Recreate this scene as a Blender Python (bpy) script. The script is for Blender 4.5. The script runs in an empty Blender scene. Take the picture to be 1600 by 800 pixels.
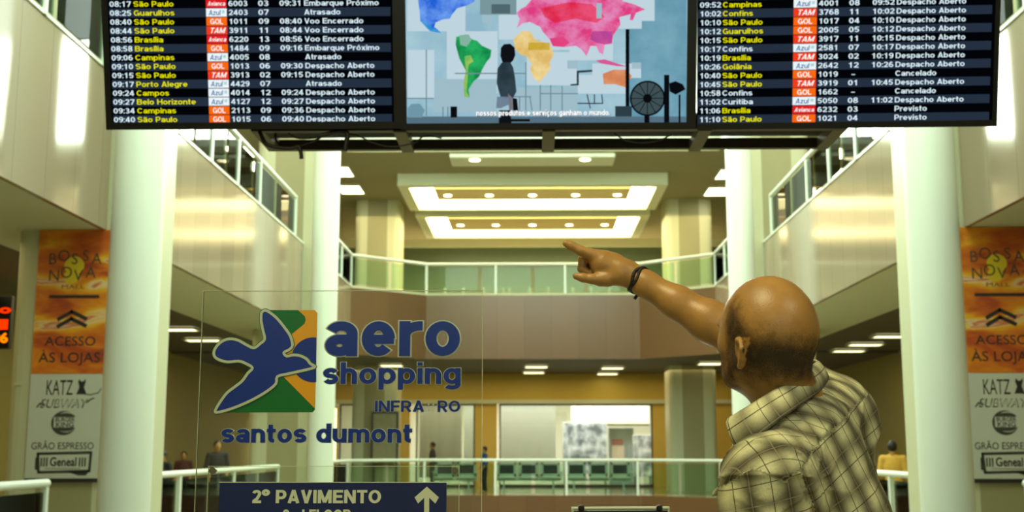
import bpy, math, random
import numpy as np
from mathutils import Vector, Matrix

random.seed(7); np.random.seed(7)
R = math.radians
S = bpy.context.scene
COL = S.collection

# ------------------------------------------------------------------ camera
F_PX = 1894.0
EYE = 1.5
cam = bpy.data.cameras.new('camera')
cam.sensor_width = 36.0
cam.lens = F_PX / 1600 * 36
cam.clip_end = 300
cam_o = bpy.data.objects.new('camera', cam); COL.objects.link(cam_o)
cam_o.location = (0, 0, EYE)
cam_o.rotation_euler = (R(99.0), 0, R(0.986))
cam.dof.use_dof = True
cam.dof.focus_distance = 2.75
cam.dof.aperture_fstop = 6.6
S.camera = cam_o
CM = cam_o.rotation_euler.to_matrix()

# ------------------------------------------------------------------ view, world, lights
S.view_settings.view_transform = 'Standard'
S.view_settings.look = 'None'
S.view_settings.gamma = 1
S.view_settings.use_curve_mapping = False
S.view_settings.exposure = 0.0
S.cycles.use_denoising = True
S.cycles.max_bounces = 10
S.cycles.transparent_max_bounces = 24
S.cycles.sample_clamp_indirect = 6

w = bpy.data.worlds.new('sky'); S.world = w; w.use_nodes = True
w.node_tree.nodes['Background'].inputs[0].default_value = (0.75, 0.95, 0.75, 1)
w.node_tree.nodes['Background'].inputs[1].default_value = 0.35

def area(name, loc, rot, sx, sy, power, color):
    l = bpy.data.lights.new(name, 'AREA'); l.shape = 'RECTANGLE'; l.size = sx; l.size_y = sy
    l.energy = power; l.color = color
    o = bpy.data.objects.new(name, l); COL.objects.link(o); o.location = loc
    o.rotation_euler = [R(a) for a in rot]
    return o
DAY = (0.81, 1.0, 0.84); WARM = (1.0, 0.80, 0.40)
area('skylight_daylight', (0, 23, 13.4), (0, 0, 0), 9.5, 22, 3000, DAY)
area('far_skylight_daylight', (0, 34.6, 12.0), (-62, 0, 0), 9.5, 3.0, 2300, (0.90, 1.0, 0.80))
area('added_column_fill', (0, 10.0, 10.2), (62, 0, 0), 10, 4.5, 1250, DAY)  # added fill for column and gallery fronts; the well has no window here
area('hall_lamp', (-1.6, 1.4, 5.6), (0, -14, 0), 2.0, 2.0, 165, (1.0, 0.88, 0.46))
area('hall_lamp_rear', (3.0, -1.0, 5.6), (0, 0, 0), 2.4, 2.4, 110, (1.0, 0.90, 0.60))
area('front_window_daylight', (0, -6.5, 4.6), (78, 0, 0), 9, 2.5, 110, DAY)
area('upper_floor_lamps', (0, 44, 9.7), (0, 0, 0), 14, 9, 620, WARM)
area('lower_floor_lamps', (0, 44.5, 4.2), (0, 0, 0), 16, 4, 300, WARM)
area('left_walkway_lamps', (-8.2, 24, 4.2), (0, 0, 0), 2.5, 26, 190, WARM)
area('right_walkway_lamps', (8.2, 24, 4.2), (0, 0, 0), 2.5, 26, 190, WARM)
area('left_gallery_lamps', (-7.0, 24, 10.1), (0, 0, 0), 2.4, 25, 420, (1.0, .95, .70))
area('right_gallery_lamps', (7.0, 24, 10.1), (0, 0, 0), 2.4, 25, 420, (1.0, .95, .70))
area('shop_lamps', (0, 48.75, 4.1), (0, 0, 0), 16, 1.0, 1050, (1.0, 1.0, 0.92))
area('added_ceiling_fill', (0, 50.2, 6.6), (152, 0, 0), 14, .8, 480, WARM)  # added fill, no fixture: brightens the upper ceiling and coffer undersides
area('added_void_fill', (0, 22, -.6), (0, 0, 0), 8, 22, 500, WARM)  # added fill hanging free in the void to brighten its sides

# ------------------------------------------------------------------ helpers
def U(px, py, Y):
    """point at depth Y (world y) seen at photo pixel px, py"""
    d = CM @ Vector(((px - 800) / F_PX, (400 - py) / F_PX, -1))
    t = Y / d.y
    return Vector((0, 0, EYE)) + d * t

def ray(px, py):
    return (CM @ Vector(((px - 800) / F_PX, (400 - py) / F_PX, -1))).normalized()

def lin(c):
    c = c / 255.0
    return c / 12.92 if c <= 0.04045 else ((c + 0.055) / 1.055) ** 2.4
def rgb(r, g, b):
    return (lin(r), lin(g), lin(b), 1)

MATS = {}
def new_mat(name):
    m = bpy.data.materials.new(name); m.use_nodes = True
    return m, m.node_tree.nodes, m.node_tree.links, m.node_tree.nodes['Principled BSDF']

def mat(name, color, rough=0.5, metal=0.0, spec=0.5, noise=0.0, nscale=8.0, coat=0.0, bump=0.0):
    if name in MATS: return MATS[name]
    m, N, L, P = new_mat(name)
    P.inputs['Base Color'].default_value = color
    P.inputs['Roughness'].default_value = rough
    P.inputs['Metallic'].default_value = metal
    P.inputs['Specular IOR Level'].default_value = spec
    P.inputs['Coat Weight'].default_value = coat
    tc = N.new('ShaderNodeTexCoord'); nz = N.new('ShaderNodeTexNoise')
    nz.inputs['Scale'].default_value = nscale; nz.inputs['Detail'].default_value = 4
    L.new(tc.outputs['Object'], nz.inputs['Vector'])
    if noise > 0:
        mr = N.new('ShaderNodeMapRange'); mr.inputs['To Min'].default_value = 1 - noise; mr.inputs['To Max'].default_value = 1 + noise
        L.new(nz.outputs['Fac'], mr.inputs['Value'])
        mx = N.new('ShaderNodeMix'); mx.data_type = 'RGBA'; mx.blend_type = 'MULTIPLY'; mx.inputs['Factor'].default_value = 1
        mx.inputs[6].default_value = color
        L.new(mr.outputs['Result'], mx.inputs[7]); L.new(mx.outputs[2], P.inputs['Base Color'])
    if bump > 0:
        b = N.new('ShaderNodeBump'); b.inputs['Strength'].default_value = bump; b.inputs['Distance'].default_value = 0.004
        L.new(nz.outputs['Fac'], b.inputs['Height']); L.new(b.outputs['Normal'], P.inputs['Normal'])
    MATS[name] = m
    return m

def emis(name, color, strength=1.0, color2=None, nscale=6.0):
    if name in MATS: return MATS[name]
    m, N, L, P = new_mat(name)
    N.remove(P)
    e = N.new('ShaderNodeEmission'); e.inputs[0].default_value = color; e.inputs[1].default_value = strength
    L.new(e.outputs[0], N['Material Output'].inputs['Surface'])
    if color2 is not None:
        tc = N.new('ShaderNodeTexCoord'); nz = N.new('ShaderNodeTexNoise'); nz.inputs['Scale'].default_value = nscale
        nz.inputs['Detail'].default_value = 5; nz.inputs['Roughness'].default_value = .6
        L.new(tc.outputs['Object'], nz.inputs['Vector'])
        cr = N.new('ShaderNodeValToRGB'); cr.color_ramp.elements[0].position = .38; cr.color_ramp.elements[1].position = .62
        cr.color_ramp.elements[0].color = color; cr.color_ramp.elements[1].color = color2
        L.new(nz.outputs['Fac'], cr.inputs[0]); L.new(cr.outputs[0], e.inputs[0])
    MATS[name] = m
    return m

def glass(name, tint, ior=1.45, refl=1.0, haze=0.0, hazecol=(1, 1, 1, 1)):
    """thin clear sheet: straight-through transmission plus a fresnel reflection"""
    if name in MATS: return MATS[name]
    m, N, L, P = new_mat(name)
    N.remove(P)
    t = N.new('ShaderNodeBsdfTransparent'); t.inputs[0].default_value = tint
    g = N.new('ShaderNodeBsdfGlossy'); g.inputs['Roughness'].default_value = 0.02; g.inputs[0].default_value = (refl, refl, refl, 1)
    fr = N.new('ShaderNodeFresnel'); fr.inputs[0].default_value = ior
    mx = N.new('ShaderNodeMixShader')
    L.new(fr.outputs[0], mx.inputs[0]); L.new(t.outputs[0], mx.inputs[1]); L.new(g.outputs[0], mx.inputs[2])
    out = mx
    if haze > 0:
        d = N.new('ShaderNodeBsdfDiffuse'); d.inputs[0].default_value = hazecol
        m2 = N.new('ShaderNodeMixShader'); m2.inputs[0].default_value = haze
        L.new(mx.outputs[0], m2.inputs[1]); L.new(d.outputs[0], m2.inputs[2]); out = m2
    L.new(out.outputs[0], N['Material Output'].inputs['Surface'])
    MATS[name] = m
    return m

class MB:
    """collects shapes into one mesh"""
    def __init__(s): s.v = []; s.f = []; s.mi = []; s.mats = []; s.smooth = []
    def _m(s, m):
        if m not in s.mats: s.mats.append(m)
        return s.mats.index(m)
    def add(s, vs, fs, m, smooth=False):
        o = len(s.v); k = s._m(m)
        s.v += [tuple(v) for v in vs]
        s.f += [tuple(i + o for i in f) for f in fs]
        s.mi += [k] * len(fs); s.smooth += [smooth] * len(fs)
        return s
    def box(s, x0, x1, y0, y1, z0, z1, m):
        v = [(x0,y0,z0),(x1,y0,z0),(x1,y1,z0),(x0,y1,z0),(x0,y0,z1),(x1,y0,z1),(x1,y1,z1),(x0,y1,z1)]
        return s.add(v, [(3,2,1,0),(4,5,6,7),(0,1,5,4),(1,2,6,5),(2,3,7,6),(3,0,4,7)], m)
    def bevbox(s, x0, x1, y0, y1, z0, z1, b, m):
        """box with chamfered edges"""
        vs = []; idx = {}
        xs, ys, zs = (x0, x1), (y0, y1), (z0, z1)
        for i in (0,1):
            for j in (0,1):
                for k in (0,1):
                    sx, sy, sz = (1 if i == 0 else -1), (1 if j == 0 else -1), (1 if k == 0 else -1)
                    for a in range(3):
                        p = [xs[i], ys[j], zs[k]]
                        for c, sg in enumerate((sx, sy, sz)):
                            if c != a: p[c] += sg * b
                        idx[(i,j,k,a)] = len(vs); vs.append(p)
        # vertex (i,j,k,a): keeps coordinate a on the outer face
        fs = []
        for a in range(3):
            for e in (0,1):
                c1, c2 = [c for c in range(3) if c != a]
                q = []
                for u, v in ((0,0),(1,0),(1,1),(0,1)):
                    t = [0,0,0]; t[a] = e; t[c1] = u; t[c2] = v
                    q.append(idx[tuple(t) + (a,)])
                fs.append(q)
        for a in range(3):
            c1, c2 = [c for c in range(3) if c != a]
            for u in (0,1):
                for v in (0,1):
                    t0 = [0,0,0]; t0[c1] = u; t0[c2] = v; t1 = list(t0); t1[a] = 1
                    fs.append([idx[tuple(t0)+(c1,)], idx[tuple(t1)+(c1,)], idx[tuple(t1)+(c2,)], idx[tuple(t0)+(c2,)]])
        for i in (0,1):
            for j in (0,1):
                for k in (0,1): fs.append([idx[(i,j,k,0)], idx[(i,j,k,1)], idx[(i,j,k,2)]])
        c = Vector(((x0+x1)/2, (y0+y1)/2, (z0+z1)/2)); out = []
        for f in fs:
            p = [Vector(vs[i]) for i in f]; n = (p[1]-p[0]).cross(p[2]-p[0]); ce = sum(p, Vector())/len(p)
            out.append(list(reversed(f)) if n.dot(ce - c) < 0 else f)
        return s.add(vs, out, m)
    def prism(s, pts, z0, z1, m):
        """vertical prism over a plan polygon"""
        n = len(pts)
        ar = sum(pts[i][0]*pts[(i+1)%n][1]-pts[(i+1)%n][0]*pts[i][1] for i in range(n))
        if ar < 0: pts = list(reversed(pts))
        v = [(p[0],p[1],z0) for p in pts] + [(p[0],p[1],z1) for p in pts]
        f = [tuple(reversed(range(n))), tuple(range(n, 2*n))] + [(i,(i+1)%n,(i+1)%n+n,i+n) for i in range(n)]
        return s.add(v, f, m)
    def poly(s, pts, z, m):
        """flat polygon in local x, y at height z, facing +z"""
        n = len(pts)
        ar = sum(pts[i][0]*pts[(i+1)%n][1]-pts[(i+1)%n][0]*pts[i][1] for i in range(n))
        if ar < 0: pts = list(reversed(pts))
        return s.add([(p[0],p[1],z) for p in pts], [tuple(range(n))], m)
    def rect(s, x0, y0, x1, y1, z, m): return s.poly([(x0,y0),(x1,y0),(x1,y1),(x0,y1)], z, m)
    def ell(s, cx, cy, rx, ry, z, m, n=40, a0=0, a1=2*math.pi):
        return s.poly([(cx+rx*math.cos(a0+(a1-a0)*i/n), cy+ry*math.sin(a0+(a1-a0)*i/n)) for i in range(n + (0 if a1-a0 > 6.2 else 1))], z, m)
    def stroke(s, pts, wd, z, m, closed=False):
        n = len(pts)
        for i in range(n if closed else n-1):
            a = Vector(pts[i]).to_2d(); b = Vector(pts[(i+1) % n]).to_2d()
            d = (b-a)
            if d.length < 1e-9: continue
            d.normalize(); q = Vector((-d.y, d.x))*wd/2; e = d*wd*.3
            s.poly([tuple(a-q-e), tuple(b-q+e), tuple(b+q+e), tuple(a+q-e)], z, m)
        return s
    def tube(s, pts, r, m, n=12, caps=True):
        pts = [Vector(p) for p in pts]; rs = r if isinstance(r, (list, tuple)) else [r]*len(pts)
        rings = []; prev = None
        for i, p in enumerate(pts):
            t = (pts[min(i+1,len(pts)-1)] - pts[max(i-1,0)]).normalized()
            if prev is None:
                a = Vector((0,0,1)) if abs(t.z) < .9 else Vector((1,0,0))
                u = t.cross(a).normalized()
            else:
                u = (prev - t*prev.dot(t)).normalized()
            prev = u; v = t.cross(u)
            rings.append([p + (u*math.cos(2*math.pi*k/n) + v*math.sin(2*math.pi*k/n))*rs[i] for k in range(n)])
        vs = [q for rg in rings for q in rg]; fs = []
        for i in range(len(pts)-1):
            for k in range(n):
                fs.append((i*n+k, i*n+(k+1)%n, (i+1)*n+(k+1)%n, (i+1)*n+k))
        s.add(vs, fs, m, True)
        if caps: s.add(rings[0], [tuple(reversed(range(n)))], m); s.add(rings[-1], [tuple(range(n))], m)
        return s
    def lathe(s, prof, c, m, n=40):
        vs = []; fs = []
        for r, z in prof:
            vs += [(c[0]+r*math.cos(2*math.pi*k/n), c[1]+r*math.sin(2*math.pi*k/n), c[2]+z) for k in range(n)]
        for i in range(len(prof)-1):
            for k in range(n): fs.append((i*n+k, i*n+(k+1)%n, (i+1)*n+(k+1)%n, (i+1)*n+k))
        s.add(vs, fs, m, True)
        s.add(vs[:n], [tuple(reversed(range(n)))], m); s.add(vs[-n:], [tuple(range(n))], m)
        return s
    def text(s, body, x, y, cap, m, z=0.0, wf=1.0, width=None, align='L', off=0.02, ext=0.0, shear=0.0):
        vs, fs, x0, x1 = text_geo(body, off, shear, ext > 0)
        k = cap / CAP
        kx = width/(x1-x0) if width else k*wf
        ox = {'L': -x0*kx, 'C': -(x0+x1)/2*kx, 'R': -x1*kx}[align]
        s.add([(x+ox+v[0]*kx, y+v[1]*k, z + (v[2]+.5)*ext) for v in vs], fs, m)
        return s
    def build(s, name, parent=None, kind=None):
        me = bpy.data.meshes.new(name)
        me.from_pydata([tuple(v) for v in s.v], [], s.f)
        for m in s.mats: me.materials.append(m)
        me.polygons.foreach_set('material_index', s.mi)
        me.polygons.foreach_set('use_smooth', s.smooth)
        me.update()
        o = bpy.data.objects.new(name, me); COL.objects.link(o)
        if parent is not None: o.parent = parent
        if kind: o['kind'] = kind
        return o

TG = {}
def text_geo(body, off, shear, solid):
    key = (body, off, shear, solid)
    if key in TG: return TG[key]
    c = bpy.data.curves.new('lettering', 'FONT'); c.body = body; c.size = 1; c.offset = off; c.shear = shear
    c.extrude = 0.5 if solid else 0; c.resolution_u = 4
    o = bpy.data.objects.new('lettering', c); COL.objects.link(o)
    bpy.context.view_layer.update()
    dg = bpy.context.evaluated_depsgraph_get()
    me = bpy.data.meshes.new_from_object(o.evaluated_get(dg))
    vs = [tuple(v.co) for v in me.vertices]; fs = [tuple(p.vertices) for p in me.polygons]
    bpy.data.objects.remove(o); bpy.data.curves.remove(c); bpy.data.meshes.remove(me)
    xs = [v[0] for v in vs]
    TG[key] = (vs, fs, min(xs), max(xs))
    return TG[key]
_h = text_geo('H', 0.0, 0, False)
CAP = max(v[1] for v in _h[0]) - min(v[1] for v in _h[0])

# ------------------------------------------------------------------ plain sans-serif letters drawn as strokes (capital height 1)
XH = .73
def arc(cx, cy, rx, ry, a0, a1):
    n = max(3, int(abs(a1-a0)/14))
    return [(cx+rx*math.cos(R(a0+(a1-a0)*i/n)), cy+ry*math.sin(R(a0+(a1-a0)*i/n))) for i in range(n+1)]
def glyph(c, w):
    """(width, strokes) of one letter for stroke weight w"""
    h = w/2; X = XH; acc = None
    if c in 'ãÃ': acc = 'tilde'
    if c in 'íóâÀ': acc = {'í': 'acute', 'ó': 'acute', 'â': 'circ', 'À': 'grave'}[c]
    base = {'ã': 'a', 'Ã': 'A', 'í': 'i', 'ó': 'o', 'â': 'a', 'À': 'A', 'ç': 'c'}.get(c, c)
    def S_(W, H):
        r = (H-2*h)/4; return arc(W/2, H-h-r, W/2-h, r, 25, 265) + arc(W/2, h+r, W/2-h, r, 85, -155)
    def bowl(W): return arc(W/2, X/2, W/2-h, X/2-h, 0, 360)
    def arch(x0, W, y=X, r=.3): return arc(x0+W/2, y-r, W/2-h, r-h, 180, 0) + [(x0+W-h, 0)]
    G = None
    b = base
    if b == ' ': G = (.26, [])
    elif b == 'a': W = .56; G = (W, [arc(W/2, X-.25, W/2-h, .25-h, 160, 0) + [(W-h, 0)], arc(W/2-.03, .225, W/2-.03-h, .225-h, 0, 360), [(W/2-.03, .45-h), (W-h, .45-h)]])
    elif b == 'b': W = .6; G = (W, [[(h, 0), (h, 1)], bowl(W)])
    elif b == 'c': W = .55; G = (W, [arc(W/2, X/2, W/2-h, X/2-h, 42, 318)])
    elif b == 'd': W = .6; G = (W, [[(W-h, 0), (W-h, 1)], bowl(W)])
    elif b == 'e': W = .58; G = (W, [arc(W/2, X/2, W/2-h, X/2-h, 0, 318), [(h, X/2-h*.15), (W-h*.2, X/2-h*.15)]])
    elif b == 'f': W = .35; G = (W, [[(.16, 0), (.16, .78)] + arc(.16+.16, .78, .16, .22-h, 180, 90), [(0, X-h), (W-.02, X-h)]])
    elif b == 'g': W = .6; G = (W, [bowl(W), [(W-h, X), (W-h, -.02)] + arc(W/2, -.02, W/2-h, .24-h, 0, -150)])
    elif b == 'h': W = .57; G = (W, [[(h, 0), (h, 1)], arch(0, W)])
    elif b == 'i': G = (w, [[(h, 0), (h, X)]] + ([[(h, .84), (h, 1.0)]] if acc is None else []))
    elif b == 'l': G = (w, [[(h, 0), (h, 1)]])
    elif b == 'm': W = .87; G = (W, [[(h, 0), (h, X)], arch(0, W/2+h, r=.26), arch(W/2-h, W/2+h, r=.26)])
    elif b == 'n': W = .57; G = (W, [[(h, 0), (h, X)], arch(0, W)])
    elif b == 'o': W = .6; G = (W, [bowl(W)])
    elif b == 'p': W = .6; G = (W, [[(h, -.26), (h, X)], bowl(W)])
    elif b == 'q': W = .6; G = (W, [[(W-h, -.26), (W-h, X)], bowl(W)])
    elif b == 'r': W = .38; G = (W, [[(h, 0), (h, X)], arc(h+.27, X-.3, .27, .3-h, 180, 82)])
    elif b == 's': W = .53; G = (W, [S_(W, X)])
    elif b == 't': W = .36; G = (W, [[(.15, .95), (.15, .2)] + arc(.15+.15, .2, .15, .2-h, 180, 270), [(0, X-h), (W, X-h)]])
    elif b == 'u': W = .57; G = (W, [[(h, X)] + arc(W/2, .3, W/2-h, .3-h, 180, 360), [(W-h, 0), (W-h, X)]])
    elif b == 'v': W = .56; G = (W, [[(h, X), (W/2, 0)], [(W-h, X), (W/2, 0)]])
    elif b == 'x': W = .56; G = (W, [[(h, X), (W-h, 0)], [(W-h, X), (h, 0)]])
    elif b == 'z': W = .5; G = (W, [[(0, X-h), (W, X-h)], [(0, h), (W, h)], [(W-h, X-h), (h, h)]])
    elif b == 'ç': pass
    elif b == 'A': W = .72; G = (W, [[(h, 0), (W/2, 1)], [(W-h, 0), (W/2, 1)], [(.17, .26), (W-.17, .26)]])
    elif b == 'B': W = .68; G = (W, [[(h, 0), (h, 1)], [(h, 1-h), (W-.26, 1-h)] + arc(W-.28, .76-h/2, .25-h, .24-h/2, 90, -90) + [(h, .52)], [(h, h), (W-.26, h)] + arc(W-.26, .26+h/2, .26-h, .26-h/2, -90, 90) + [(h, .52)]])
    elif b == 'C': W = .72; G = (W, [arc(W/2, .5, W/2-h, .5-h, 40, 320)])
    elif b == 'D': W = .7; G = (W, [[(h, 0), (h, 1)], [(h, 1-h), (W-.36, 1-h)] + arc(W-.36, .5, .36-h, .5-h, 90, -90) + [(h, h)]])
    elif b == 'E': W = .6; G = (W, [[(h, 0), (h, 1)], [(h, 1-h), (W, 1-h)], [(h, .51), (W-.04, .51)], [(h, h), (W, h)]])
    elif b == 'F': W = .57; G = (W, [[(h, 0), (h, 1)], [(h, 1-h), (W, 1-h)], [(h, .49), (W-.05, .49)]])
    elif b == 'G': W = .75; G = (W, [arc(W/2, .5, W/2-h, .5-h, 42, 330), [(W-h, .02), (W-h, .5)], [(W/2+.04, .46), (W, .46)]])
    elif b == 'H': W = .7; G = (W, [[(h, 0), (h, 1)], [(W-h, 0), (W-h, 1)], [(h, .52), (W-h, .52)]])
    elif b == 'I': G = (w, [[(h, 0), (h, 1)]])
    elif b == 'L': W = .55; G = (W, [[(h, 0), (h, 1)], [(h, h), (W, h)]])
    elif b == 'M': W = .84; G = (W, [[(h, 0), (h, 1)], [(W-h, 0), (W-h, 1)], [(h*1.1, 1), (W/2, .05)], [(W-h*1.1, 1), (W/2, .05)]])
    elif b == 'N': W = .7; G = (W, [[(h, 0), (h, 1)], [(W-h, 0), (W-h, 1)], [(h, 1), (W-h, 0)]])
    elif b == 'O': W = .76; G = (W, [arc(W/2, .5, W/2-h, .5-h, 0, 360)])
    elif b == 'P': W = .64; G = (W, [[(h, 0), (h, 1)], [(h, 1-h), (W-.28, 1-h)] + arc(W-.28, .7-h/2, .28-h, .3-h/2, 90, -90) + [(h, .4)]])
    elif b == 'R': W = .68; G = (W, [[(h, 0), (h, 1)], [(h, 1-h), (W-.3, 1-h)] + arc(W-.3, .72-h/2, .27-h, .28-h/2, 90, -90) + [(h, .44)], [(W-.34, .44), (W-h*1.1, 0)]])
    elif b == 'S': W = .66; G = (W, [S_(W, 1)])
    elif b == 'T': W = .62; G = (W, [[(W/2, 0), (W/2, 1)], [(0, 1-h), (W, 1-h)]])
    elif b == 'V': W = .68; G = (W, [[(h, 1), (W/2, 0)], [(W-h, 1), (W/2, 0)]])
    elif b == '0': W = .56; G = (W, [arc(W/2, .5, W/2-h, .5-h, 0, 360)])
    elif b == '1': W = .56; G = (W, [[(W*.58, 0), (W*.58, 1)], [(W*.58, .86), (.1, .72)]])
    elif b == '2': W = .56; G = (W, [arc(W/2, .7, W/2-h, .3-h, 165, -20) + [(W*.55, .33), (h, h*1.4)], [(h*.3, h), (W, h)]])
    elif b == '3': W = .56; G = (W, [arc(W/2-.02, .74, W/2-h-.02, .26-h, 150, -90) + [(W*.36, .52)], arc(W/2, .27, W/2-h, .27-h, 90, -155)])
    elif b == '4': W = .58; G = (W, [[(W-.18, 0), (W-.18, 1)], [(0, .27), (W, .27)], [(W-.2, .96), (.05, .28)]])
    elif b == '5': W = .56; G = (W, [[(W-.03, 1-h), (.1, 1-h)], [(.13, 1-h), (.09, .46)], arc(W/2-.01, .33, W/2-h, .33-h, 140, -150)])
    elif b == '6': W = .56; G = (W, [arc(W/2, .32, W/2-h, .32-h, 0, 360), arc(W/2+.02, .45, W/2+.02-h, .55-h, 55, 190)])
    elif b == '7': W = .56; G = (W, [[(0, 1-h), (W, 1-h)], [(W-.05, 1-h), (.2, 0)]])
    elif b == '8': W = .56; G = (W, [arc(W/2, .74, W/2-h-.03, .26-h*.6, 0, 360), arc(W/2, .27, W/2-h, .27-h*.8, 0, 360)])
    elif b == '9': W = .56; G = (W, [arc(W/2, .68, W/2-h, .32-h, 0, 360), arc(W/2-.02, .55, W/2+.02-h, .55-h, 235, 370)])
    elif b == ':': G = (w, [[(h, 0), (h, w)], [(h, X-w), (h, X)]])
    elif b == '.': G = (w, [[(h, 0), (h, w)]])
    elif b == '-': G = (.34, [[(0, .36), (.34, .36)]])
    elif b == '°': G = (.4, [arc(.2, .80, .15, .15, 0, 360)])
    else: G = (.5, [])
    W, st_ = G; m = W/2; st_ = list(st_); top = 1.0 if base.isupper() else X
    if acc == 'tilde': st_.append([(m-.2, top+.1), (m-.08, top+.17), (m+.08, top+.1), (m+.2, top+.17)])
    if acc == 'acute': st_.append([(m-.04, top+.07), (m+.12, top+.24)])
    if acc == 'grave': st_.append([(m+.04, top+.07), (m-.12, top+.24)])
    if acc == 'circ': st_.append([(m-.16, top+.08), (m, top+.2), (m+.16, top+.08)])
    if c == 'ç': st_.append([(m, 0), (m+.04, -.12), (m-.1, -.2)])
    return W, st_
def sans_len(body, wt, gap=None):
    gap = (.075 + (.2-wt)*.12) if gap is None else gap
    return sum(glyph(c, wt)[0]+gap for c in body)-gap
def _sans(s, body, x, y, cap, m, z=0.0, wt=.17, wf=1.0, width=None, align='L', shear=0.0, ext=0.0, grow=0.0):
    gap = .075 + (.2-wt)*.12
    tot = sans_len(body, wt, gap); kx = width/tot if width else cap*wf
    cx = x - {'L': 0, 'C': .5, 'R': 1}[align]*tot*kx
    hw = wt/2 + grow; zi = 0
    for ch in body:
        W, sts = glyph(ch, wt)
        for pts in sts:
            closed = len(pts) > 6 and abs(pts[0][0]-pts[-1][0]) < 1e-6 and abs(pts[0][1]-pts[-1][1]) < 1e-6
            pv = [Vector(p) for p in (pts[:-1] if closed else pts)]; n = len(pv); Lf_, Rt_ = [], []
            for i in range(n):
                a = pv[i-1] if (i or closed) else pv[i]; c = pv[(i+1) % n] if (i < n-1 or closed) else pv[i]
                d = (pv[i]-a).normalized() + (c-pv[i]).normalized(); d = d.normalized() if d.length > .1 else (c-a).normalized()
                e = Vector((0, 0))
                if grow and not closed and i in (0, n-1): e = d*grow*(-1 if i == 0 else 1)
                q_ = Vector((-d.y, d.x))*hw; Lf_.append(pv[i]+q_+e); Rt_.append(pv[i]-q_+e)
            zi += 1; dz = zi % 7*.00007 if ext else 0
            f2 = lambda p, zz: (cx+(p.x+shear*p.y)*kx, y+p.y*cap, zz+dz)
            rg = range(n if closed else n-1)
            top = [f2(p, z+ext) for p in Lf_+Rt_]
            s.add(top, [(i, n+i, n+(i+1) % n, (i+1) % n) for i in rg], m)
            if ext:
                bt = [f2(p, z) for p in Lf_+Rt_]; o2 = 2*n
                fs = [(i, (i+1) % n, o2+(i+1) % n, o2+i) for i in rg] + [(n+(i+1) % n, n+i, o2+n+i, o2+n+(i+1) % n) for i in rg]
                if not closed: fs += [(n, 0, o2, o2+n), (n-1, 2*n-1, o2+2*n-1, o2+n-1)]
                s.add(top+bt, fs, m)
        cx += (W+gap)*kx
    return s
MB.sans = _sans

def empty(name, loc=(0,0,0), label=None, cat=None, group=None, M=None):
    o = bpy.data.objects.new(name, None); COL.objects.link(o)
    o.empty_display_size = .1
    if M is not None: o.matrix_world = M
    else: o.location = loc
    return tag(o, label, cat, group)
def tag(o, label=None, cat=None, group=None, kind=None):
    if label: o['label'] = label
    if cat: o['category'] = cat
    if group: o['group'] = group
    if kind: o['kind'] = kind
    return o
def st(name, mb): return mb.build(name, None, 'structure')

class Plane:
    """a flat face standing in the scene: local x right, y up, z towards the viewer"""
    def __init__(s, org, ux, uy):
        s.o = Vector(org); s.ux = Vector(ux).normalized(); s.n = s.ux.cross(Vector(uy)).normalized(); s.uy = s.n.cross(s.ux)
        s.M = Matrix((( s.ux.x, s.uy.x, s.n.x, s.o.x), (s.ux.y, s.uy.y, s.n.y, s.o.y), (s.ux.z, s.uy.z, s.n.z, s.o.z), (0,0,0,1)))
    def at(s, px, py):
        d = ray(px, py); e = Vector((0,0,EYE))
        t = (s.o - e).dot(s.n) / d.dot(s.n)
        p = e + d*t - s.o
        return (p.dot(s.ux), p.dot(s.uy))

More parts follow.
